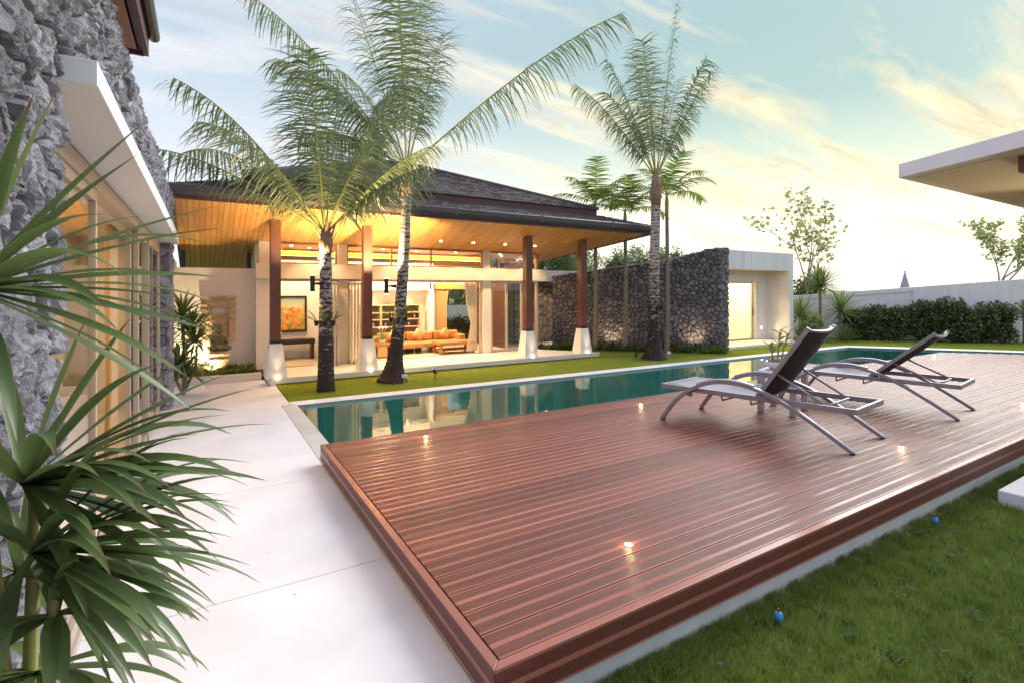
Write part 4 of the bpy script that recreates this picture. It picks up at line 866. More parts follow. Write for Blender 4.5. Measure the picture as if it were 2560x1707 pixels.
def palm(name, label, base, crown, r0, r1, flare, bend, fronds, rg, fibre=.5, **fk):
    t = thing(name, label, 'palm tree', base, group='coconut palms on the pool lawn')
    bv = Vector(base); cv = Vector(crown)-bv
    trunk_mesh((0,0,-.05), cv-Vector((0,0,fibre)), r0, r1, flare, bend).build('trunk', M['palm_trunk'], t, smooth=True)
    # fibrous crown shaft with old leaf bases
    mb = MB().tube([cv-Vector((0,0,fibre+.03)), cv-Vector((0,0,fibre*.5)), cv+Vector((0,0,.05))], [r1*1.02, r1*1.3, r1*.7], 12)
    cs_ = mb.build('crown_shaft', M['palm_fibre'], t, smooth=True)
    for k in range(9):
        a = k*2.4+rg.uniform(-.3,.3); d = Vector((math.cos(a), math.sin(a), 0)); z = cv-Vector((0,0,fibre*rg.uniform(.2,.8)))
        V = []; F = []; leaflet(V, F, z+d*r1*.95, (d*.35+Vector((0,0,rg.choice((-.9,.9))))).normalized(), d, rg.uniform(.2,.34), .09, .15, 2)
        o = MB().add(V, F).build('leaf_base', M['palm_fibre'], t); o.modifiers.new('thick', 'SOLIDIFY').thickness = .012
    for (a, b, c, L_, dr) in fronds:
        d = RIGHT*a+UP*b+VIEW*c; d.normalize()
        o = obj('frond', frond_mesh(d, L_, dr, rg, **fk), t, cv+Vector((d.x,d.y,0))*r1*.7); 
    return t
rg = random.Random(21)
palm('coconut_palm', 'shorter leaning-crowned coconut palm nearest the path, left of the trio', (2.06,10.38,0), (2.06,10.38,3.1), .155, .105, .02, (0,0,0), [
    (-.86,.60,-.1,4.4,1.05),(-.74,.72,.2,3.9,1.1),(-.58,.84,-.1,3.9,.8),(-.26,.97,.25,3.9,.42),(-.05,1,.35,3.4,.35),(.06,1,-.42,3.2,.6),(.22,.96,.3,3.2,.5),(.42,.9,-.1,3.1,.5),(.62,.78,.2,2.8,.7),(.78,.62,-.2,2.3,.6),
    (-.4,.8,-.55,2.8,1.2),(.45,.75,-.4,2.5,1.2),(-.62,.62,.5,2.8,1.3)], rg, fibre=.42, leaf_len=.80, pairs=64)
palm('coconut_palm', 'tallest coconut palm with swollen foot in front of the living room', (3.50,10.74,0), (3.80,10.70,4.62), .135, .10, .21, (.05,0,0), [
    (.80,.64,-.15,5.4,.42),(-.62,.84,-.05,5.0,.55),(-.30,.98,.1,4.6,.3),(-.02,1,-.12,4.9,.12),(.06,1,.2,4.4,.15),(.2,.98,.2,3.4,.2),(-.46,.86,.3,3.6,.8),(-.55,.72,-.35,3.2,1.1),(.02,.99,-.3,4.0,.35),(-.75,.5,.2,2.9,1.0)], rg, fibre=.62, leaf_len=.86, pairs=66)
palm('coconut_palm', 'upright coconut palm at the right end of the villa roof', (11.0,10.40,0), (11.05,10.38,5.2), .15, .125, .24, (-.03,0,0), [
    (.12,1,0,5.0,.16),(-.10,1,.2,4.0,.2),(-.34,.94,0,3.6,.45),(-.55,.86,.1,3.6,.6),(-.48,.8,-.3,2.8,.8),(.45,.92,.1,3.6,.3),(.30,.95,-.3,3.2,.4),(.28,.95,.3,3.6,.3),(-.16,.98,-.25,3.6,.35),(.02,1,.3,4.2,.15)], rg, fibre=.85, leaf_len=.72, pairs=56)
for lb, base, hz_, n_ in (('slender ringed palm standing against the left of the lava stone wall',(10.88,12.82,0),4.75,8),('slender ringed palm at the middle of the lava stone wall',(11.57,12.17,0),4.45,9),('slender ringed palm just behind the upright coconut palm',(12.40,11.20,0),4.9,8)):
    t = thing('areca_palm', lb, 'palm tree', base, group='slender palms along the stone wall')
    trunk_mesh((0,0,-.05),(0,0,hz_-.5), .075, .05, .03, (.03,0,0), .22).build('trunk', M['areca_trunk'], t, smooth=True)
    MB().tube([(0,0,hz_-.53),(0,0,hz_-.25),(0,0,hz_+.08)], [.052,.062,.03], 10).build('crown_shaft', M['frond_stem'], t, smooth=True)
    for k in range(n_):
        a = k*2.399+rg.uniform(-.3,.3); e = (.35+.9*(k/n_)); d = Vector((math.cos(a)*math.cos(e), math.sin(a)*math.cos(e), math.sin(e)))
        obj('frond', frond_mesh(d, rg.uniform(1.3,1.75), 1.5, rg, leaf_len=.46, pairs=22, petiole=.15, lw=.07, mat='palm_leaf_bright', hang=.35, stem_r=.014), t, (0,0,hz_))
# strap-leaved plants
def strap_leaf(d0, L_, w, droop, rg, fold=.35, seg=9):
    V = []; F = []; p = Vector((0,0,0)); d = d0.normalized(); tw = rg.uniform(-.5,.5)
    for k in range(seg+1):
        t = k/seg; ww = w*(.55+.9*t if t < .5 else 1.0)*(1-max(0,(t-.45)/.55)**1.8)+.001
        s = d.cross(Vector((0,0,1))); s = s.normalized() if s.length > .05 else Vector((1,0,0)); s = Matrix.Rotation(tw*t, 3, d) @ s
        nn = s.cross(d).normalized()
        V += [tuple(p-s*ww/2+nn*ww*fold*.5), tuple(p), tuple(p+s*ww/2+nn*ww*fold*.5)]
        d = (d+Vector((0,0,-droop*(t**1.2)*1.6/seg))).normalized(); p = p+d*(L_/seg)
    for k in range(seg):
        b = 3*k; F += [(b,b+1,b+4,b+3),(b+1,b+2,b+5,b+4)]
    return V, F
def rosette(parent, name, c, n, L_, w, droop, mat, rg, emin=-.2, emax=1.2, azr=None, joined=False):
    mb = MB(); c = Vector(c)
    for k in range(n):
        a = k*2.399+rg.uniform(-.25,.25) if azr is None else rg.uniform(*azr)
        e = emin+(emax-emin)*((k+.5)/n); d = Vector((math.cos(a)*math.cos(e), math.sin(a)*math.cos(e), math.sin(e)))
        V, F = strap_leaf(d, L_*rg.uniform(.75,1.12), w*rg.uniform(.8,1.15), droop*rg.uniform(.6,1.4), rg)
        if joined: mb.add([Vector(v)+c+d*.02 for v in V], F)
        else:
            me = bpy.data.meshes.new(name); me.from_pydata(V, [], F); me.materials.append(M[mat]); me.polygons.foreach_set('use_smooth', [True]*len(F))
            obj(name, me, parent, c+d*.02)
    if joined: mb.build(name, M[mat], parent, smooth=True)
rg = random.Random(5)
np_ = thing('dragon_plant', 'large strap-leaved plant filling the lower left corner by the stone wall', 'plant', (-.37,1.62,0))
MB().tube([(0,0,-.02),(.02,-.02,.7),(.04,-.02,1.56)], [.02,.016,.012], 8).tube([(.02,-.02,.55),(-.03,-.03,1.3),(-.04,-.15,2.0)], [.02,.016,.012], 8).tube([(.01,-.02,.4),(.06,-.06,.9),(.09,-.10,1.38)], [.018,.014,.01], 8).build('stem', M['frond_stem'], np_, smooth=True)
def cam_leaf(parent, c, a, b, cc, L_, w, dr):
    d = RIGHT*a+UP*b+VIEW*cc; V, F = strap_leaf(d, L_*.84, w*1.0, dr, rg, seg=12)
    me = bpy.data.meshes.new('leaf'); me.from_pydata(V, [], F); me.materials.append(M['near_leaf']); me.polygons.foreach_set('use_smooth', [True]*len(F)); obj('leaf', me, parent, c)
    n_ = len(V)//3; me.attributes.new('along', 'FLOAT', 'POINT').data.foreach_set('value', [k/(n_-1) for k in range(n_) for q in range(3)]); me.attributes.new('across', 'FLOAT', 'POINT').data.foreach_set('value', [q for k in range(n_) for q in (-1.0,0.0,1.0)])
top_c, low_c, low2 = (-.04,-.13,1.97), (.02,-.02,1.52), (.05,-.08,1.38)
for a in [(-.1,.95,0,0.56,0.032,.2),(.25,.85,.1,0.56,0.035,.2),(.55,.70,.15,0.58,0.037,.1),(.75,.55,-.1,0.56,0.035,.15),(.85,.40,.2,0.60,0.035,.2),(.92,.28,.0,0.63,0.034,.25),(.97,.12,.1,0.58,0.032,.3),(.97,.02,.0,0.56,0.028,.35),(.9,-.12,.15,0.56,0.030,.3),(.85,-.2,-.1,0.62,0.032,.5),(.7,.1,-.3,0.56,0.035,.9),(.55,.2,-.2,0.58,0.035,1.3),(.4,.3,.3,0.56,0.035,1.4),(.2,.5,-.3,0.56,0.035,1.5),(-.3,.7,.2,0.50,0.035,.6),(-.6,.5,0,0.50,0.035,.8),(.6,-.3,.2,0.50,0.028,.7),(.3,-.2,-.2,0.50,0.032,1.0),(-.2,.2,-.4,0.50,0.035,1.1),(.45,.8,-.2,0.52,0.032,.3)]: cam_leaf(np_, top_c, *a)
for a in [(.15,.9,.2,0.47,0.032,.3),(.4,.8,.1,0.52,0.032,.3),(.6,.62,.3,0.52,0.034,.35),(.75,.5,.2,0.58,0.034,.3),(.82,.42,.1,0.65,0.033,.35),(.9,.3,.2,0.65,0.031,.5),(.95,.2,.0,0.63,0.030,.5),(.95,.08,.15,0.63,0.032,.55),(.92,.0,-.1,0.58,0.033,.6),(.85,.1,.2,0.58,0.034,.95),(.8,.15,-.2,0.56,0.035,1.1),(.75,.2,.1,0.58,0.035,1.25),(.65,.25,-.3,0.54,0.037,1.4),(.5,.3,.2,0.54,0.035,1.6),(.35,.4,-.3,0.54,0.037,1.8),(.2,.35,-.45,0.52,0.039,1.8),(.05,.4,-.3,0.52,0.037,1.8),(.6,-.2,.1,0.52,0.030,.6),(.75,-.3,-.1,0.52,0.030,.5),(.5,-.45,.2,0.49,0.031,.6),(.3,-.5,.0,0.47,0.032,.6),(-.3,.6,.2,0.45,0.035,.8),(-.5,.3,0,0.45,0.035,1),(.9,-.12,.2,0.56,0.028,.4)]: cam_leaf(np_, low_c, *a)
for a in [(.6,.3,.1,0.49,0.033,.9),(.75,.1,-.1,0.52,0.033,.8),(.8,-.05,.2,0.54,0.031,.6),(.5,.3,-.3,0.47,0.035,1.5),(.3,.3,-.2,0.47,0.035,1.7),(.1,.3,-.3,0.45,0.035,1.7),(.65,-.25,.1,0.49,0.031,.6),(.45,-.4,-.1,0.47,0.033,.6),(.2,-.5,.1,0.45,0.033,.5),(.0,-.2,-.2,0.45,0.034,1.0),(-.3,.1,.1,0.40,0.033,1.2),(.35,.5,.2,0.45,0.031,1.2),(.7,.4,.3,0.47,0.030,.8),(.85,.2,0,0.54,0.030,.7),(.2,.2,.3,0.47,0.033,1.6)]: cam_leaf(np_, low2, *a)
for c_, n_ in ((top_c, 10), (low_c, 22), (low2, 20), ((.08,-.06,1.2), 0), ((.05,-.02,1.08), 0)):
    for k in range(n_):
        cam_leaf(np_, c_, rg.uniform(.25,1), rg.uniform(-.35,.55), rg.uniform(-.4,.4), rg.uniform(.42,.60), rg.uniform(.026,.034), rg.uniform(.4,1.5))
for c_ in ((.08,-.06,1.22), (.05,-.02,1.08), (.0,.02,1.30)):          # older leaves hanging round the stems
    for k in range(15): cam_leaf(np_, c_, rg.uniform(-.5,.9), rg.uniform(-.2,.45), rg.uniform(-.8,.3), rg.uniform(.36,.52), rg.uniform(.03,.04), rg.uniform(1.2,2.2))
t = thing('dragon_plant', 'strap-leaved bush against the far stone pillar beside the statue wall', 'plant', (-.30,11.45,0))
MB().tube([(0,0,-.02),(.02,0,.8),(-.02,0,1.5)], .03, 7).tube([(0,0,0),(.2,.1,.5),(.22,.1,.9)], .025, 7).tube([(0,0,0),(-.1,-.15,.3),(-.05,-.2,.5)], .025, 7).build('stem', M['twig'], t)
for c, n_, L_ in (((-.02,0,1.45),60,.66),((.18,.08,.95),64,.66),((-.05,-.2,.6),60,.6),((.12,-.1,1.2),56,.62),((.05,-.12,.38),50,.5)): rosette(t, 'leaf', c, n_, L_, .05, 1.5, 'strap_leaf', rg, -.3, 1.25)
# leaf clouds
def leaf_cloud(n, fn, size, rgn, aspect=1.7):
    C = fn(n); n = len(C); a = rgn.uniform(0, 2*np.pi, n); z = rgn.uniform(-.9, .9, n); r = np.sqrt(1-z*z); U = np.stack([r*np.cos(a), r*np.sin(a), z], 1)
    W = np.cross(U, rgn.normal(size=(n,3))); W /= np.linalg.norm(W, axis=1, keepdims=True)+1e-9
    s = (size*rgn.uniform(.6, 1.3, n))[:,None]
    V = np.stack([C-U*s*aspect/2, C+W*s*.5, C+U*s*aspect/2, C-W*s*.5], 1).reshape(-1,3)
    return V, np.arange(n*4).reshape(-1,4)
rn = np.random.default_rng(4)
def shrub_pts(rx, ry_, h, clumps, rgn):
    cl = np.stack([rgn.uniform(-rx*.8,rx*.8,clumps), rgn.uniform(-ry_*.8,ry_*.8,clumps), h*(.10+.86*rgn.random(clumps))], 1); rr = rgn.uniform(.14,.30,clumps)
    def f(n):
        k = rgn.integers(0, clumps, n); g = rgn.normal(size=(n,3)); g /= np.linalg.norm(g,axis=1,keepdims=True); return cl[k]+g*(rr[k]*rgn.random(n)**.25)[:,None]
    return f
ha, hb = Vector((21.7,10.35,0)), Vector((25.3,6.75,0)); hd = (hb-ha)
hs = [(0.02,.42,1.05),(.17,.46,1.25),(.34,.46,1.2),(.50,.5,1.42),(.65,.56,1.6),(.78,.48,1.35),(.95,.5,1.45)]
hl = ['first hedge shrub from the yuccas, partly behind a lounger', 'second hedge shrub from the yuccas along the white wall', 'third hedge shrub from the yuccas along the white wall', 'fourth hedge shrub along the white wall, mid row', 'tallest bushy hedge shrub along the white wall', 'hedge shrub just left of the squared end shrub', 'squared last hedge shrub at the right end of the row']
for (u, rx, h), lb in zip(hs, hl):
    p = ha+hd*u; t = thing('hedge_shrub', lb, 'shrub', p, R(-45), 'hedge shrubs along the white wall')
    V, F = leaf_cloud(5200, shrub_pts(rx, .32, h, 70, rn), .062, rn); obj('foliage', fastmesh('foliage', V, F, M['hedge_leaf']), t)
    MB().tube([(0,0,-.02),(.02,0,.5),(0,.03,h*.8)], [.03,.025,.012], 6).tube([(0,0,.2),(.2,0,.7)], .014, 5).tube([(0,0,.2),(-.2,.05,.7)], .014, 5).build('stem', M['twig'], t)
# yuccas
ybase = Vector((20.3,10.75,0))
for lb, off, h, n_, L_ in (('tall yucca with round head beyond the pool corner',(0,0),2.10,120,.98),('low yucca left of the tall one beyond the pool corner',(-.55,.45),.92,90,.88),('low yucca right of the tall one beyond the pool corner',(.78,-.35),1.12,96,.92),('small yucca at the right edge in front of the white wall',(5.55,-4.35),1.05,56,.66)):
    t = thing('yucca', lb, 'plant', ybase+Vector((*off,0)), group='yuccas by the white wall'); 
    MB().tube([(0,0,-.02),(.05,.02,h*.5),(0,0,h)], [.07,.055,.05], 8).build('trunk', M['twig'], t); rosette(t, 'leaves', (0,0,h), n_, L_, .062, .25, 'yucca_leaf', rg, -.55, 1.4, joined=True)
t = thing('fountain_grass', 'pale tuft of fountain grass at the foot of the yuccas', 'grass', (20.65,10.05,0)); rosette(t, 'blades', (0,0,.02), 130, .75, .018, 1.1, 'yucca_leaf', rg, .35, 1.45, joined=True)
t = thing('croton_bush', 'yellow-green bush between guest wing and yuccas', 'shrub', (19.55,10.7,0)); V, F = leaf_cloud(1500, shrub_pts(.5,.4,.95,26,rn), .085, rn); obj('foliage', fastmesh('foliage', V, F, M['pale_tree_leaf']), t); MB().tube([(0,0,-.02),(0,0,.6)], .02, 6).tube([(0,0,.1),(.2,.1,.6)], .014, 5).build('stem', M['twig'], t)
# broadleaf trees
def tree(name, label, base, height, spread, leaves, leafsize, mat, seed, group=None, cat='tree', lean=(0,0), r=.07, sparse=False, first=.4):
    rg_ = random.Random(seed); rn_ = np.random.default_rng(seed)
    t = thing(name, label, cat, base, group=group); mb = MB(); tips = []
    def grow(p, d, L_, r_, lvl):
        pts = [p.copy()]; q = p.copy(); dd = d.copy()
        for k in range(4):
            dd = (dd+Vector((rg_.uniform(-.13,.13), rg_.uniform(-.13,.13), .03))).normalized(); q = q+dd*(L_/4); pts.append(q.copy())
            if lvl >= 2: tips.append(q.copy())
        mb.tube(pts, [r_*(1-.4*k/4) for k in range(5)], 6 if lvl < 2 else 4)
        if lvl >= 3: tips.append(q); return
        for k in range(3 if lvl else 4):
            a = rg_.uniform(0, 6.28); e = rg_.uniform(.35,.8)*(spread if lvl < 2 else 1)
            nd = (dd+Vector((math.cos(a), math.sin(a), rg_.uniform(-.1,.35)))*e).normalized(); grow(pts[rg_.choice((2,3,4)) if lvl else rg_.choice((3,4))], nd, L_*rg_.uniform(.6,.85), r_*.55, lvl+1)
    grow(Vector((0,0,-.05)), Vector((lean[0],lean[1],1)).normalized(), height*first, r, 0)
    mb.build('trunk', M['twig'], t)
    T = np.array([tuple(p) for p in tips]); sp = .13 if sparse else .30
    def fn(n): return T[rn_.integers(0,len(T),n)]+rn_.normal(size=(n,3))*sp
    V, F = leaf_cloud(leaves, fn, leafsize, rn_); obj('crown', fastmesh('crown', V, F, M[mat]), t); return t
tree('frangipani_tree', 'sparse young tree with open crown behind the guest wing', (21.8,11.7,0), 5.6, 1.0, 400, .15, 'pale_tree_leaf', 8, sparse=True, first=.42, r=.05)
tree('frangipani_tree', 'sparse tree leaning in from the right edge above the white wall', (28.6,8.3,0), 6.2, 1.15, 1300, .13, 'pale_tree_leaf', 15, sparse=True, first=.42, r=.06, lean=(-.25,.0))
protos = [tree('rubber_tree', 'slender leafy tree in the tall row behind villa and lava wall', (13+i*1.2,28,0), 7.4, .75, 1900, .17, 'tree_leaf', 30+i, 'row of tall trees behind the villa', first=.45, r=.09) for i in range(3)]
def dup(root, loc, rotz, s=1):
    r_ = root.copy(); col.objects.link(r_); r_.location = loc; r_.rotation_euler = (0,0,rotz); r_.scale = (s,s,s)
    for ch in list(root.children):
        c = ch.copy(); col.objects.link(c); c.parent = r_
    return r_
rg = random.Random(9)
for k in range(16):
    x = 14.5+k*1.35+rg.uniform(-.4,.4); dup(protos[k % 3], (x, 29.5+rg.uniform(-1.5,3.5)+(k % 2)*1.5, 0), rg.uniform(0,6.28), rg.uniform(.54,.68))
protos[0].location = (16.2,27.3,0); protos[1].location = (18.9,28.4,0); protos[2].location = (21.8,28.0,0)
for p_ in protos: p_.scale = (.62,.62,.62)
for x, y, lb in ((33.5,18.5,'small dark treetop rising beyond the white wall'),(27.0,20.0,'tiny round treetop beyond the white wall left of centre')): tree('distant_tree', lb, (x,y,0), 2.6 if x > 30 else 2.2, .8, 900, .16, 'hedge_leaf', int(x), first=.4, r=.06)
t = thing('closed_parasol', 'closed grey parasol tip showing above the white wall', 'parasol', (33.6,13.2,0)); MB().lathe([(.02,2.95),(.10,2.6),(.22,2.1),(.3,1.75),(.06,1.7)], n=12).build('canopy', M['alu_grey'], t); MB().tube([(0,0,0),(0,0,3.0)], .03, 8).build('pole', M['dark_metal'], t)
V, F = leaf_cloud(9000, lambda n: np.stack([rn.uniform(9,36,n), rn.uniform(26.5,30,n), .1+3.0*rn.random(n)**1.3], 1), .22, rn)
o = obj('undergrowth', fastmesh('undergrowth', V, F, M['tree_leaf'])); tag(o, 'dense green undergrowth beneath the tall trees behind the villa', 'undergrowth'); o['kind'] = 'stuff'
t = thing('clipped_shrub', 'dark clipped shrub outside the living room back window', 'shrub', (8.4,17.7,0)); V, F = leaf_cloud(3000, shrub_pts(1.1,.4,.85,60,rn), .06, rn); obj('foliage', fastmesh('foliage', V, F, M['hedge_leaf']), t); MB().tube([(0,0,-.02),(0,0,.5)], .03, 6).tube([(0,0,.1),(.3,.1,.5)], .015, 5).build('stem', M['twig'], t)
# ferns at the foot of the stone walls
mb = MB()
for k in range(900):
    s = rg.uniform(.4, LEN+.1); p = A_+D_*s+N_out*rg.uniform(.08,.62); a = rg.uniform(0,6.28); e = rg.uniform(.5,1.3); d = Vector((math.cos(a)*math.cos(e), math.sin(a)*math.cos(e), math.sin(e)))
    V, F = strap_leaf(d, rg.uniform(.22,.42), .045, 1.2, rg, seg=4); mb.add([Vector(v)+p for v in V], F)
for k in range(420):
    p = Vector((rg.uniform(9.0,11.3), 0, 0)); p.y = 14.3-(p.x-9)*.55+rg.uniform(-.35,.2); a = rg.uniform(0,6.28); e = rg.uniform(.5,1.3); d = Vector((math.cos(a)*math.cos(e), math.sin(a)*math.cos(e), math.sin(e)))
    V, F = strap_leaf(d, rg.uniform(.2,.36), .045, 1.2, rg, seg=4); mb.add([Vector(v)+p for v in V], F)
o = mb.build('fern_bed', M['fern_leaf']); tag(o, 'low ferns growing along the foot of the lava stone walls', 'ferns'); o['kind'] = 'stuff'
V, F = leaf_cloud(2600, lambda n: np.stack([rn.uniform(-.72,1.02,n), rn.uniform(12.58,13.2,n), .12+.16*rn.random(n)**1.5*(1+.3*np.sin(np.arange(n)))], 1), .045, rn)
o = obj('ground_cover', fastmesh('ground_cover', V, F, M['fern_leaf'])); tag(o, 'leafy ground cover filling the planter under the statue', 'ground cover'); o['kind'] = 'stuff'
# lawns
def blades(n, pts, h, w, mat, name, label, rgn):
    P = pts(n); n = len(P); a = rgn.uniform(0,2*np.pi,n); hh = h*rgn.uniform(.45,1.25,n); ww = w*rgn.uniform(.7,1.3,n); ln = rgn.uniform(.15,.95,n)*hh; b = rgn.uniform(0,2*np.pi,n)
    s = np.stack([np.cos(a)*ww/2, np.sin(a)*ww/2, np.zeros(n)],1); t1 = np.stack([np.cos(b)*ln*.35, np.sin(b)*ln*.35, hh*.6],1); t2 = np.stack([np.cos(b)*ln, np.sin(b)*ln, hh*np.where(ln/hh>.6,.8,1.0)],1)
    V = np.stack([P-s, P+s, P+t1+s*.8, P+t1-s*.8, P+t2],1).reshape(-1,3); i = np.arange(n)*5
    F = np.concatenate([np.stack([i,i+1,i+2],1), np.stack([i,i+2,i+3],1), np.stack([i+3,i+2,i+4],1)],0)
    o = obj(name, fastmesh(name, V, F, M[mat])); tag(o, label, 'grass'); o['kind'] = 'stuff'; return o
rn = np.random.default_rng(12)
def front_pts(n):
    x = 1.05+8.6*rn.random(n)**1.5; y = rn.uniform(.1,2.085,n); keep = ~((x > 6.70) & (x < 8.32) & (y > .73) & (y < 1.88)); x, y = x[keep], y[keep]
    # part of the blades gather in tufts, more of them along the deck foot
    m = rn.random(len(x)) < .4; c = rn.integers(0, 900, len(x)); cx = 1.05+8.6*rn.random(900)**1.5; cy = np.where(rn.random(900) < .3, rn.uniform(1.95,2.08,900), rn.uniform(.1,2.08,900))
    x = np.where(m, cx[c]+rn.normal(0,.03,len(x)), x); y = np.where(m, np.minimum(cy[c]+rn.normal(0,.03,len(x)),2.085), y)
    k2 = ~((x > 6.70) & (x < 8.32) & (y > .73) & (y < 1.88)); x, y = x[k2], y[k2]
    return np.stack([x, y, np.full(len(x), LAWN)], 1)
blades(190000, front_pts, .066, .0036, 'grass_blade', 'front_grass', 'unmown dark green grass in front of the deck', rn)
blades(16000, front_pts, .075, .003, 'straw_blade', 'dry_grass', 'dry straw blades scattered through the front grass', rn)
mb = MB(); rg = random.Random(77)
for k in range(130):
    x, y = 1.2+7*rg.random()**1.4, rg.uniform(.3,2.0)
    if 6.6 < x < 8.4 and .7 < y < 1.9: continue
    for q in range(7):
        a = q*.9+rg.uniform(-.3,.3); d = Vector((math.cos(a), math.sin(a), rg.uniform(.5,1.1))); V, F = strap_leaf(d, rg.uniform(.035,.075), rg.uniform(.012,.022), 1.2, rg, seg=4); mb.add([Vector(v)+Vector((x,y,LAWN+.02)) for v in V], F)
o = mb.build('lawn_weeds', M['fern_leaf']); tag(o, 'small broad-leaved weeds dotted through the front grass', 'weeds'); o['kind'] = 'stuff'
def back_pts(n):
    x = 1.33+17.8*rn.random(n)**1.25; lo = 9.76-.0178*(x-1.4); hi = np.where(x < 9.9, 11.62, np.where(x < 14, 13.9-.95*(x-10.2), 10.62)); hi = np.maximum(hi, lo+.1)
    return np.stack([x, lo+(hi-lo)*rn.random(n), np.zeros(n)], 1)
blades(110000, back_pts, .034, .005, 'lawn_blade', 'lawn_grass', 'bright clipped grass strip between pool and villa', rn)
def far_pts(n):
    u = rn.random(n); a = np.array([19.2,9.5]); b = np.array([25.5,2.3]); p = a+(b-a)*u[:,None]; q = rn.uniform(.08,1.9,n)[:,None]; p = p+q*np.array([.72,.69]); return np.stack([p[:,0],p[:,1],np.zeros(n)],1)
blades(26000, far_pts, .05, .012, 'lawn_blade', 'far_grass', 'far strip of grass between pool end and hedge', rn)

# ============================================================ furniture on the deck
def lounger(label, loc, rotz, ang, group='aluminium sun loungers'):
    t = thing('sun_lounger', label, 'sun lounger', loc, rotz, group)
    W = .43; Hf = .45; foot, head = 1.13, -1.12
    fr = MB().box(-W,-W+.035,head,foot,Hf-.04,Hf+.02).box(W-.035,W,head,foot,Hf-.04,Hf+.02).box(-W+.035,W-.035,head,head+.035,Hf-.04,Hf+.02).box(-W+.035,W-.035,foot-.035,foot,Hf-.04,Hf+.02).box(-W+.035,W-.035,-.10,-.07,Hf-.035,Hf-.005)
    fr.build('frame', M['alu_grey'], t, bevel=.004)
    arc = [(1.08,.012),(1.0,.14),(.90,.27),(.77,.39),(.60,.50),(.40,.575),(.18,.60),(-.05,.575),(-.28,.50),(-.52,.385),(-.78,.225),(-1.10,.012)]
    def spline(P, n=5):
        out = []
        for i in range(len(P)-1):
            a, b, c, d = P[max(i-1,0)], P[i], P[i+1], P[min(i+2,len(P)-1)]
            for k in range(n):
                u = k/n; out.append(tuple(.5*(2*b[j]+(c[j]-a[j])*u+(2*a[j]-5*b[j]+4*c[j]-d[j])*u*u+(3*b[j]-a[j]-3*c[j]+d[j])*u**3) for j in range(2)))
        return out+[P[-1]]
    S = spline(arc)
    for sx in (-1, 1):
        x = sx*(W+.045)
        l = MB().bar([(x,y,z) for y, z in S], .055, .042, (1,0,0)).build('arched_leg', M['alu_grey'], t, bevel=.004)
        MB().bar([(x,y,z+.031) for y, z in S if -.12 < y < .62 and z > .4], .066, .022, (1,0,0)).build('armrest_cap', M['table_white'], l, bevel=.004)
        for y in (1.075,-1.095): MB().box(x-.03,x+.03,y-.022,y+.022,0,.012).build('foot_pad', M['black_wood'], l)
        MB().box(x-.045*sx-.02,x-.045*sx+.02,.70,.75,Hf-.10,Hf-.04).build('bracket', M['alu_grey'], t)
    # seat sling, slightly sagging
    V = []; F = []; n = 12
    for i in range(n+1):
        y = -.08+(foot-.04+.08)*i/n
        for k in range(7): u = k/6; V.append((-W+.036+(2*W-.072)*u, y, Hf+.012-.035*math.sin(math.pi*u)*math.sin(math.pi*min(1,i/n+.05))))
    for i in range(n):
        for k in range(6): F.append((i*7+k,i*7+k+1,i*7+8+k,i*7+7+k))
    o = MB().add(V, F).build('seat_sling', M['sling_grey'], t, smooth=True); o.modifiers.new('thick', 'SOLIDIFY').thickness = .004
    # backrest
    BL = 1.02; by, bz = -.085, Hf+.005; ca, sa = math.cos(ang), math.sin(ang)
    def B(x, s, off=0): return (x, by-ca*s+sa*off, bz+sa*s+ca*off)
    w = W-.055
    back = MB()
    for sx in (-1,1): back.bar([B(sx*w,-.03),B(sx*w,BL)], .034, .045, (1,0,0))
    back.bar([B(-w+.017+(2*w-.034)*k/8, BL-.03, -.05*math.sin(math.pi*k/8)) for k in range(9)], .03, .04, Vector(B(0,1))-Vector(B(0,0)))
    bo = back.build('backrest', M['alu_grey'], t, bevel=.004)
    V = []; F = []
    for i in range(9):
        for k in range(7): u = k/6; V.append(B(-w+.012+(2*w-.024)*u, (BL-.01)*i/8, -.06*math.sin(math.pi*u)*(.35+.65*math.sin(math.pi*i/8)**.5 if 0 < i < 8 else .6)))
    for i in range(8):
        for k in range(6): F.append((i*7+k,i*7+k+1,i*7+8+k,i*7+7+k))
    o = MB().add(V, F).build('back_sling', M['sling_dark'], bo, smooth=True); o.modifiers.new('thick', 'SOLIDIFY').thickness = .004
    ss = .36; ye = by-ca*ss-.52
    for sx in (-1,1): MB().tube([B(sx*(w-.03), ss, -.02), (sx*(w-.05), ye, Hf-.005)], .014, 8).build('strut', M['alu_grey'], t, smooth=True)
    MB().tube([(-w+.04,ye,Hf-.005),(w-.04,ye,Hf-.005)], .016, 8).build('cross_bar', M['alu_grey'], t, smooth=True)
    for sx in (-1,1):
        rk = MB()
        for k in range(4): rk.tube([(sx*(W-.045),head+.09+k*.075+.03*math.cos(a),Hf-.01-.03*math.sin(a)) for a in [i*math.pi/6 for i in range(7)]], .006, 5)
        rk.build('ratchet', M['alu_grey'], t)
    for y in (.33,-.02): MB().tube([(-W+.03,y,Hf-.03),(-W+.05,y,Hf-.10),(W-.05,y,Hf-.10),(W-.03,y,Hf-.03)], .011, 8).build('stay', M['alu_grey'], t, smooth=True)
    for ch in t.children_recursive:                     # the photograph shows the frame slightly racked
        for v in ch.data.vertices: v.co.x -= .13*v.co.y
    return t
LZ = DK
lounger('near sun lounger, grey aluminium with steep dark mesh backrest', (6.12,3.93,LZ), R(7.5), R(57))
lounger('far sun lounger, grey aluminium with more reclined dark mesh backrest', (8.86,3.93,LZ), R(7.5), R(42))
t = thing('side_table', 'low white slab-sided table between the two sun loungers', 'table', (7.23,4.35,LZ), R(16))
MB().box(-.34,.34,-.25,.25,.545,.60).build('top', M['table_white'], t, bevel=.005)
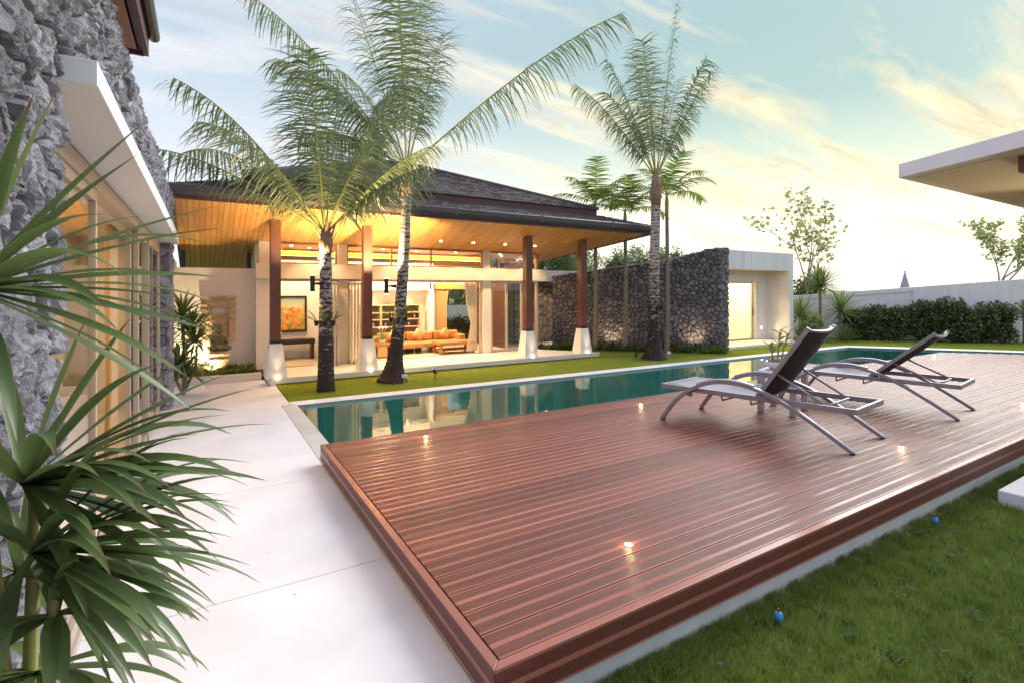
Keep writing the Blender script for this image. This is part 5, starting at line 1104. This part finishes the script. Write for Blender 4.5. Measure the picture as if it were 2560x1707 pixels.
for sx in (-.30,.30):
    for sy in (-.21,.21): MB().box(sx-.04,sx+.04,sy-.04,sy+.04,0,.545).build('leg', M['table_white'], t, bevel=.004)
MB().box(-.26,.26,-.225,-.195,.30,.345).box(-.26,.26,.195,.225,.30,.345).build('stretcher', M['table_white'], t)
t = thing('orchid_pot', 'white bowl with a leafy orchid on the table between loungers', 'potted plant', (7.16,4.40,LZ+.60))
MB().lathe([(.06,0),(.10,.01),(.145,.06),(.155,.11),(.145,.11),(.13,.09)], n=24).build('bowl', M['pot_white'], t, smooth=True)
MB().lathe([(.13,.085),(.12,.12),(.06,.145),(.01,.15)], n=18).build('bark', M['bark_mulch'], t)
rg = random.Random(2)
for bx, by, dx, hh in ((.02,.0,.06,.42),(-.06,.02,-.10,.24),(.08,-.02,.20,.40)):
    st_ = MB().tube([(bx,by,.12),(bx+dx*.3,by,.12+hh*.5),(bx+dx,by,.12+hh)], [.011,.012,.008], 7).build('cane', M['frond_stem'], t, smooth=True)
    for k in range(6 if hh > .3 else 5):
        u = .45+.55*k/5; a = k*2.2; d = Vector((math.cos(a)*.7, math.sin(a)*.7, .55)); V, F = strap_leaf(d, .16, .05, .9, rg, seg=5)
        MB().add([Vector(v)+Vector((bx+dx*u**1.5, by, .12+hh*u)) for v in V], F).build('leaf', M['fern_leaf'], t, smooth=True)
# garden fittings
for (x, y), lb in (((3.11,1.90),'blue sprinkler head in the grass nearest the camera'),((5.6,1.97),'blue sprinkler head in the grass by the far deck edge')):
    t = thing('sprinkler', lb, 'sprinkler', (x,y,LAWN), group='sprinklers along the deck'); MB().lathe([(.020,0),(.020,.03),(.026,.032),(.028,.05),(.024,.075),(.015,.082)], n=14).build('body', M['blue_plastic'], t, smooth=True); MB().tube([(0,0,.08),(0,0,.105)], .006, 6).build('nozzle', M['red_plastic'], t)
def spot_stake(label, p, lit, aim, group='garden spotlights', e=9, h=.16):
    t = thing('garden_spotlight', label, 'spotlight', p, group=group); a = Vector(aim).normalized(); c = Vector((0,0,h))
    MB().tube([(.0,0,-.05),(0,0,h)], .009, 6).tube([(0,0,h*.5),(.05,.02,-.02)], .005, 5).build('spike', M['black_wood'], t)
    MB().tube([c-a*.05, c+a*.05], [.03,.042], 12).build('head', M['black_wood'], t)
    MB().tube([c+a*.046, c+a*.056], [.034,.034], 12).build('lens', M['glow_warm' if lit else 'dark_metal'], t)
    if lit: lamp('garden_spot_beam', 'SPOT', Vector(p)+c+a*.07, e, (1,.74,.42), aim=a, spot=R(125), size=.03)
def wall_pt(s, d, z=0): p = A_+D_*s+N_out*d; return (p.x,p.y,z)
spot_stake('black spike spotlight on the lawn right of the swollen palm foot', (4.42,10.62,0), True, (-.2,.7,.6), e=5)
spot_stake('unlit black spike spotlight left of the upright coconut palm', (10.35,10.45,0), False, (.6,.2,.5))
spot_stake('lit spotlight in the ferns left of the upright coconut palm', wall_pt(2.0,.45), True, (.5,.55,.75), h=.26)
spot_stake('lit spotlight in the ferns near the rounded wall end', wall_pt(4.55,.45), True, (.5,.55,.75), h=.26)
spot_stake('lit spotlight in front of the short stone wall by the glass bay', (10.15,14.6,0), True, (.2,.8,.6), h=.24)
for x, y, lb in ((3.62,10.32,'white tag on a stake at the foot of the tallest palm'),(11.40,10.22,'white tag on a stake right of the upright coconut palm')):
    t = thing('plant_tag', lb, 'tag', (x,y,0), R(-30), 'plant tags'); MB().box(-.055,.055,-.02,.02,.14,.21).build('box', M['white_plastic'], t, bevel=.004); MB().box(-.012,.012,-.008,.008,-.03,.139).build('stake', M['pale_wood'], t)
for x, y, z, lb, e in ((1.93,10.28,2.08,'black cylinder lamp on the trunk of the shortest palm',170),(3.47,10.62,2.04,'black cylinder lamp on the trunk of the tallest palm',480)):
    t = thing('trunk_lamp', lb, 'lamp', (x,y,z), group='cylinder lamps on palm trunks')
    c = -RIGHT*.14; MB().lathe([(.042,-.16),(.045,-.158),(.045,.158),(.042,.16)], (c.x,c.y,0), 18).build('cylinder', M['dark_metal'], t, smooth=False)
    MB().tube([c*.7,(0,0,0),RIGHT*.06], [.018,.03,.05], 10).build('arm', M['dark_metal'], t); MB().lathe([(.036,-.166),(.036,-.1605)], (c.x,c.y,0), 14).lathe([(.036,.1605),(.036,.166)], (c.x,c.y,0), 14).build('lens', M['glow_warm'], t)
    lamp('trunk_lamp_up', 'SPOT', (x+c.x,y+c.y,z+.2), e, (1,.70,.34), aim=-RIGHT*.25+VIEW*.35+UP, spot=R(125), size=.05); lamp('trunk_lamp_down', 'SPOT', (x+c.x,y+c.y,z-.2), 12, (1,.72,.38), aim=(0,0,-1), spot=R(90), size=.05)
for (x, y), r_, lb in (((2.06,10.38),.125,'orchids in black pots tied round the shortest palm trunk'),((3.63,10.73),.12,'orchids in black pots tied round the tallest palm trunk'),((11.0,10.40),.14,'orchids in black pots tied round the upright palm trunk')):
    z = 1.33 if x < 10 else 1.45; t = thing('trunk_orchid', lb, 'orchid', (x,y,z), group='orchids tied to palm trunks')
    for k, a in enumerate((-2.6,-.35,-1.4)):
        d = RIGHT*math.cos(a)+VIEW*math.sin(a); p = d*(r_+.05); pot = MB().lathe([(.03,-.06),(.05,.04),(.04,.04)], tuple(p), 10).build('pot', M['black_wood'], t)
        for j in range(5):
            dd = d*rg.uniform(.4,.9)+UP*rg.uniform(.3,1.0)+RIGHT*rg.uniform(-.4,.4); V, F = strap_leaf(dd, rg.uniform(.18,.36), .045, .9, rg, seg=6); MB().add([Vector(v)+p+UP*.03 for v in V], F).build('leaf', M['fern_leaf'], t, smooth=True)

# ============================================================ statue corner
t = thing('carved_frame', 'carved sandstone temple window hung on the cream wall', 'carving', (.33,13.3,.82))
MB().box(-.34,.34,-.10,-.001,0,.06).box(-.36,.36,-.12,-.001,.95,1.0).box(-.32,.32,-.09,-.001,.90,.949).build('cornice', M['carved_stone'], t, bevel=.006)
MB().box(-.33,-.20,-.09,-.001,.06,.9).box(.20,.33,-.09,-.001,.06,.9).build('jamb', M['carved_stone'], t, bevel=.006)
mb = MB(); pr = []
for k in range(13): a = math.pi*k/12; pr.append((-.2*math.cos(a), .55+.22*math.sin(a)))
for k in range(12): (x0,z0),(x1,z1) = pr[k], pr[k+1]; mb.add([(x0,-.08,z0),(x1,-.08,z1),(x1,-.08,.9),(x0,-.08,.9),(x0,-.001,z0),(x1,-.001,z1),(x1,-.001,.9),(x0,-.001,.9)], [(0,1,2,3),(0,4,5,1)])
mb.build('arch', M['carved_stone'], t)
for x in (-.27,.27):
    for z in (.52,.68,.80): MB().ball((x,-.1,z), (.075,.035,.05), 8, 6).build('capital', M['carved_stone'], t)
for sx in (-1,1): MB().box(min(sx*.005,sx*.198),max(sx*.005,sx*.198),-.035,-.001,.061,.62).box(min(sx*.05,sx*.15),max(sx*.05,sx*.15),-.045,-.0352,.12,.5).build('shutter', M['carved_stone'], t, bevel=.004)
t = thing('pedestal', 'lit stepped sandstone pedestal under the seated statue', 'pedestal', (.33,12.92,.11))
mb = MB()
for w_, z0, z1 in ((.16,0,.05),(.12,.05,.24),(.15,.24,.28),(.18,.28,.34),(.20,.34,.37),(.185,.37,.44),(.20,.44,.49),(.19,.49,.53)): mb.box(-w_,w_,-w_,w_,z0,z1-.001)
mb.build('block', M['carved_stone'], t, bevel=.006)
o = MB().ball((0,0,.06),(.20,.15,.065),12,8).ball((-.14,-.07,.06),(.10,.09,.055)).ball((.14,-.07,.06),(.10,.09,.055)).ball((0,-.11,.065),(.13,.06,.04)).ball((0,.02,.20),(.10,.075,.14),12,8).ball((0,.01,.28),(.125,.075,.07),12,8).ball((-.13,0,.21),(.042,.045,.11)).ball((.13,0,.21),(.042,.045,.11)).ball((-.09,-.08,.125),(.075,.04,.035)).ball((.09,-.08,.125),(.075,.04,.035)).ball((0,-.11,.115),(.06,.045,.03)).ball((0,0,.36),(.04,.04,.05)).ball((0,-.01,.425),(.062,.065,.075),12,8).ball((0,-.07,.42),(.014,.018,.02)).ball((-.063,0,.42),(.012,.02,.035)).ball((.063,0,.42),(.012,.02,.035)).ball((0,.01,.485),(.062,.06,.035)).ball((0,.01,.525),(.03,.03,.03)).build('seated_statue', M['statue_bronze'], smooth=True)
o.location = (.33,12.92,.64); m_ = o.modifiers.new('remesh','REMESH'); m_.mode = 'VOXEL'; m_.voxel_size = .012; m_.use_smooth_shade = True
tag(o, 'seated meditating figure in dark bronze on the sandstone pedestal', 'statue')
spot_stake('spotlight in the planter shining up at the statue', (.08,12.64,.12), True, (.22,.62,.75), e=120, h=.10)

# ============================================================ living room
def cushion(cx, cy, cz, w, d, h, n=6):
    V = []; F = []
    for s in (1,-1):
        for i in range(n+1):
            for k in range(n+1):
                u, v = i/n*2-1, k/n*2-1; f = (1-abs(u)**3)*(1-abs(v)**3); V.append((cx+u*w/2*(1-.06*(1-abs(v))), cy+v*d/2*(1-.06*(1-abs(u))), cz+s*h/2*f**.5))
    q = (n+1)**2
    for i in range(n):
        for k in range(n):
            a = i*(n+1)+k; F += [(a,a+n+1,a+n+2,a+1), (q+a,q+a+1,q+a+n+2,q+a+n+1)]
    return MB().add(V, F)
t = thing('sofa', 'tan leather corner sofa in the lit living room', 'sofa', (5.6,14.3,FLR))
MB().box(-1.3,.55,-.38,.42,.16,.30).box(.55,1.25,-.1,.42,.16,.30).build('seat', M['leather'], t, bevel=.04)
for k in range(3): MB().box(-1.28+k*.85,-.46+k*.85,.26,.46,.30,.56).build('back_cushion', M['leather'], t, bevel=.05)
MB().box(1.1,1.32,-.1,.42,.16,.46).build('arm', M['leather'], t, bevel=.04)
for x in (-1.2,-.4,.45,1.2):
    for y in (-.3 if x < .5 else -.05,.36): MB().tube([(x,y,0),(x,y,.17)], .012, 6).build('leg', M['alu_grey'], t)
for x, lb in ((4.75,'tan scatter cushion leaning at the left of the corner sofa'),(5.5,'tan scatter cushion at the middle of the corner sofa'),(6.35,'tan scatter cushion at the right of the corner sofa')):
    o = cushion(0,0,0,.36,.36,.13).build('scatter_cushion', M['leather'], smooth=True); o.location = (x,14.44,FLR+.46); o.rotation_euler = (R(68),R(45),0); tag(o, lb, 'cushion', 'scatter cushions on the corner sofa')
t = thing('coffee_table', 'brown timber coffee table with lower shelf before the sofa', 'table', (6.25,13.62,FLR))
MB().box(-.55,.55,-.3,.3,.24,.33).build('top', M['table_wood'], t, bevel=.004); MB().box(-.5,.5,-.26,.26,.09,.115).build('shelf', M['table_wood'], t)
for sx in (-.5,.5):
    for sy in (-.25,.25): MB().box(sx-.035,sx+.035,sy-.035,sy+.035,0,.24).build('leg', M['table_wood'], t)
t = thing('side_cabinet', 'boxy honey timber side table left of the corner sofa', 'table', (4.15,13.75,FLR))
MB().box(-.24,.24,-.22,.22,.30,.36).box(-.24,-.19,-.22,.22,0,.299).box(.19,.24,-.22,.22,0,.299).build('frame', M['table_wood'], t, bevel=.003); MB().box(-.14,.12,-.2,.2,.02,.298).build('drawer_box', M['pale_wood'], t)
t = thing('flower_vase', 'bowl of white lilies on the side table by the sofa', 'flowers', (4.2,13.75,FLR+.36)); MB().lathe([(.05,0),(.08,.04),(.07,.10)], n=12).build('bowl', M['pot_white'], t)
rosette(t, 'leaves', (0,0,.09), 26, .26, .03, .8, 'fern_leaf', rg, .1, 1.4, joined=True)
for k in range(6): a = k*1.1; MB().tube([(0,0,.1),(.1*math.cos(a),.1*math.sin(a),.40)], .004, 4).ball((.1*math.cos(a),.1*math.sin(a),.42), (.035,.035,.03), 6, 5).build('flower', M['lily_flower'], t)
t = thing('wall_shelving', 'built-in beige shelving with display boxes on the back wall', 'shelves', (4.75,15.08,FLR))
MB().box(-.95,.95,-.03,-.001,0,1.35).build('back_panel', M['shelf_back'], t); MB().box(-.98,-.92,-.3,-.031,.72,1.35).box(-.30,-.25,-.3,-.031,.72,1.35).box(.25,.30,-.3,-.031,.72,1.35).box(.90,.98,-.3,-.031,.72,1.35).build('upright', M['shelf_paint'], t)
for z in (.70,.92,1.12,1.34): MB().box(-.98,.98,-.29,-.032,z,z+.03).build('shelf', M['shelf_paint'], t)
MB().box(-1.0,1.0,-.36,-.031,.40,.45).build('counter', M['shelf_paint'], t); MB().box(-.96,.96,-.31,-.031,.0,.399).build('cupboard', M['shelf_paint'], t)
for k in range(10): x = -.82+k*.18; MB().lathe([(.02,0),(.03,.05),(.015,.10)], (x,-.15,.735+.22*(k % 2)), 8).build('glassware', M['lily_flower'], t)
t = thing('framed_painting', 'dark-framed painting of orange blooms in the left room', 'painting', (1.98,14.77,1.32))
MB().box(-.40,.40,-.012,-.002,-.43,.43).build('canvas', M['painting'], t); MB().box(-.45,.45,-.04,-.001,.43,.48).box(-.45,.45,-.04,-.001,-.48,-.43).box(-.45,-.40,-.04,-.001,-.43,.43).box(.40,.45,-.04,-.001,-.43,.43).build('frame', M['black_wood'], t)
t = thing('console_table', 'black lacquer console table under the framed painting', 'table', (1.95,14.5,FLR)); MB().box(-.55,.62,-.18,.18,.40,.52).build('top', M['black_wood'], t, bevel=.004)
for x in (-.5,.57): MB().box(x-.03,x+.03,-.15,.15,0,.4).build('leg', M['black_wood'], t)
t = thing('table_lamp', 'white shaded lamp at the left end of the console table', 'lamp', (1.66,14.5,FLR+.52)); MB().lathe([(.05,0),(.05,.02),(.012,.03),(.012,.16)], n=12).build('stand', M['alu_grey'], t); MB().lathe([(.12,.15),(.08,.32)], n=16).build('shade', M['lily_flower'], t)
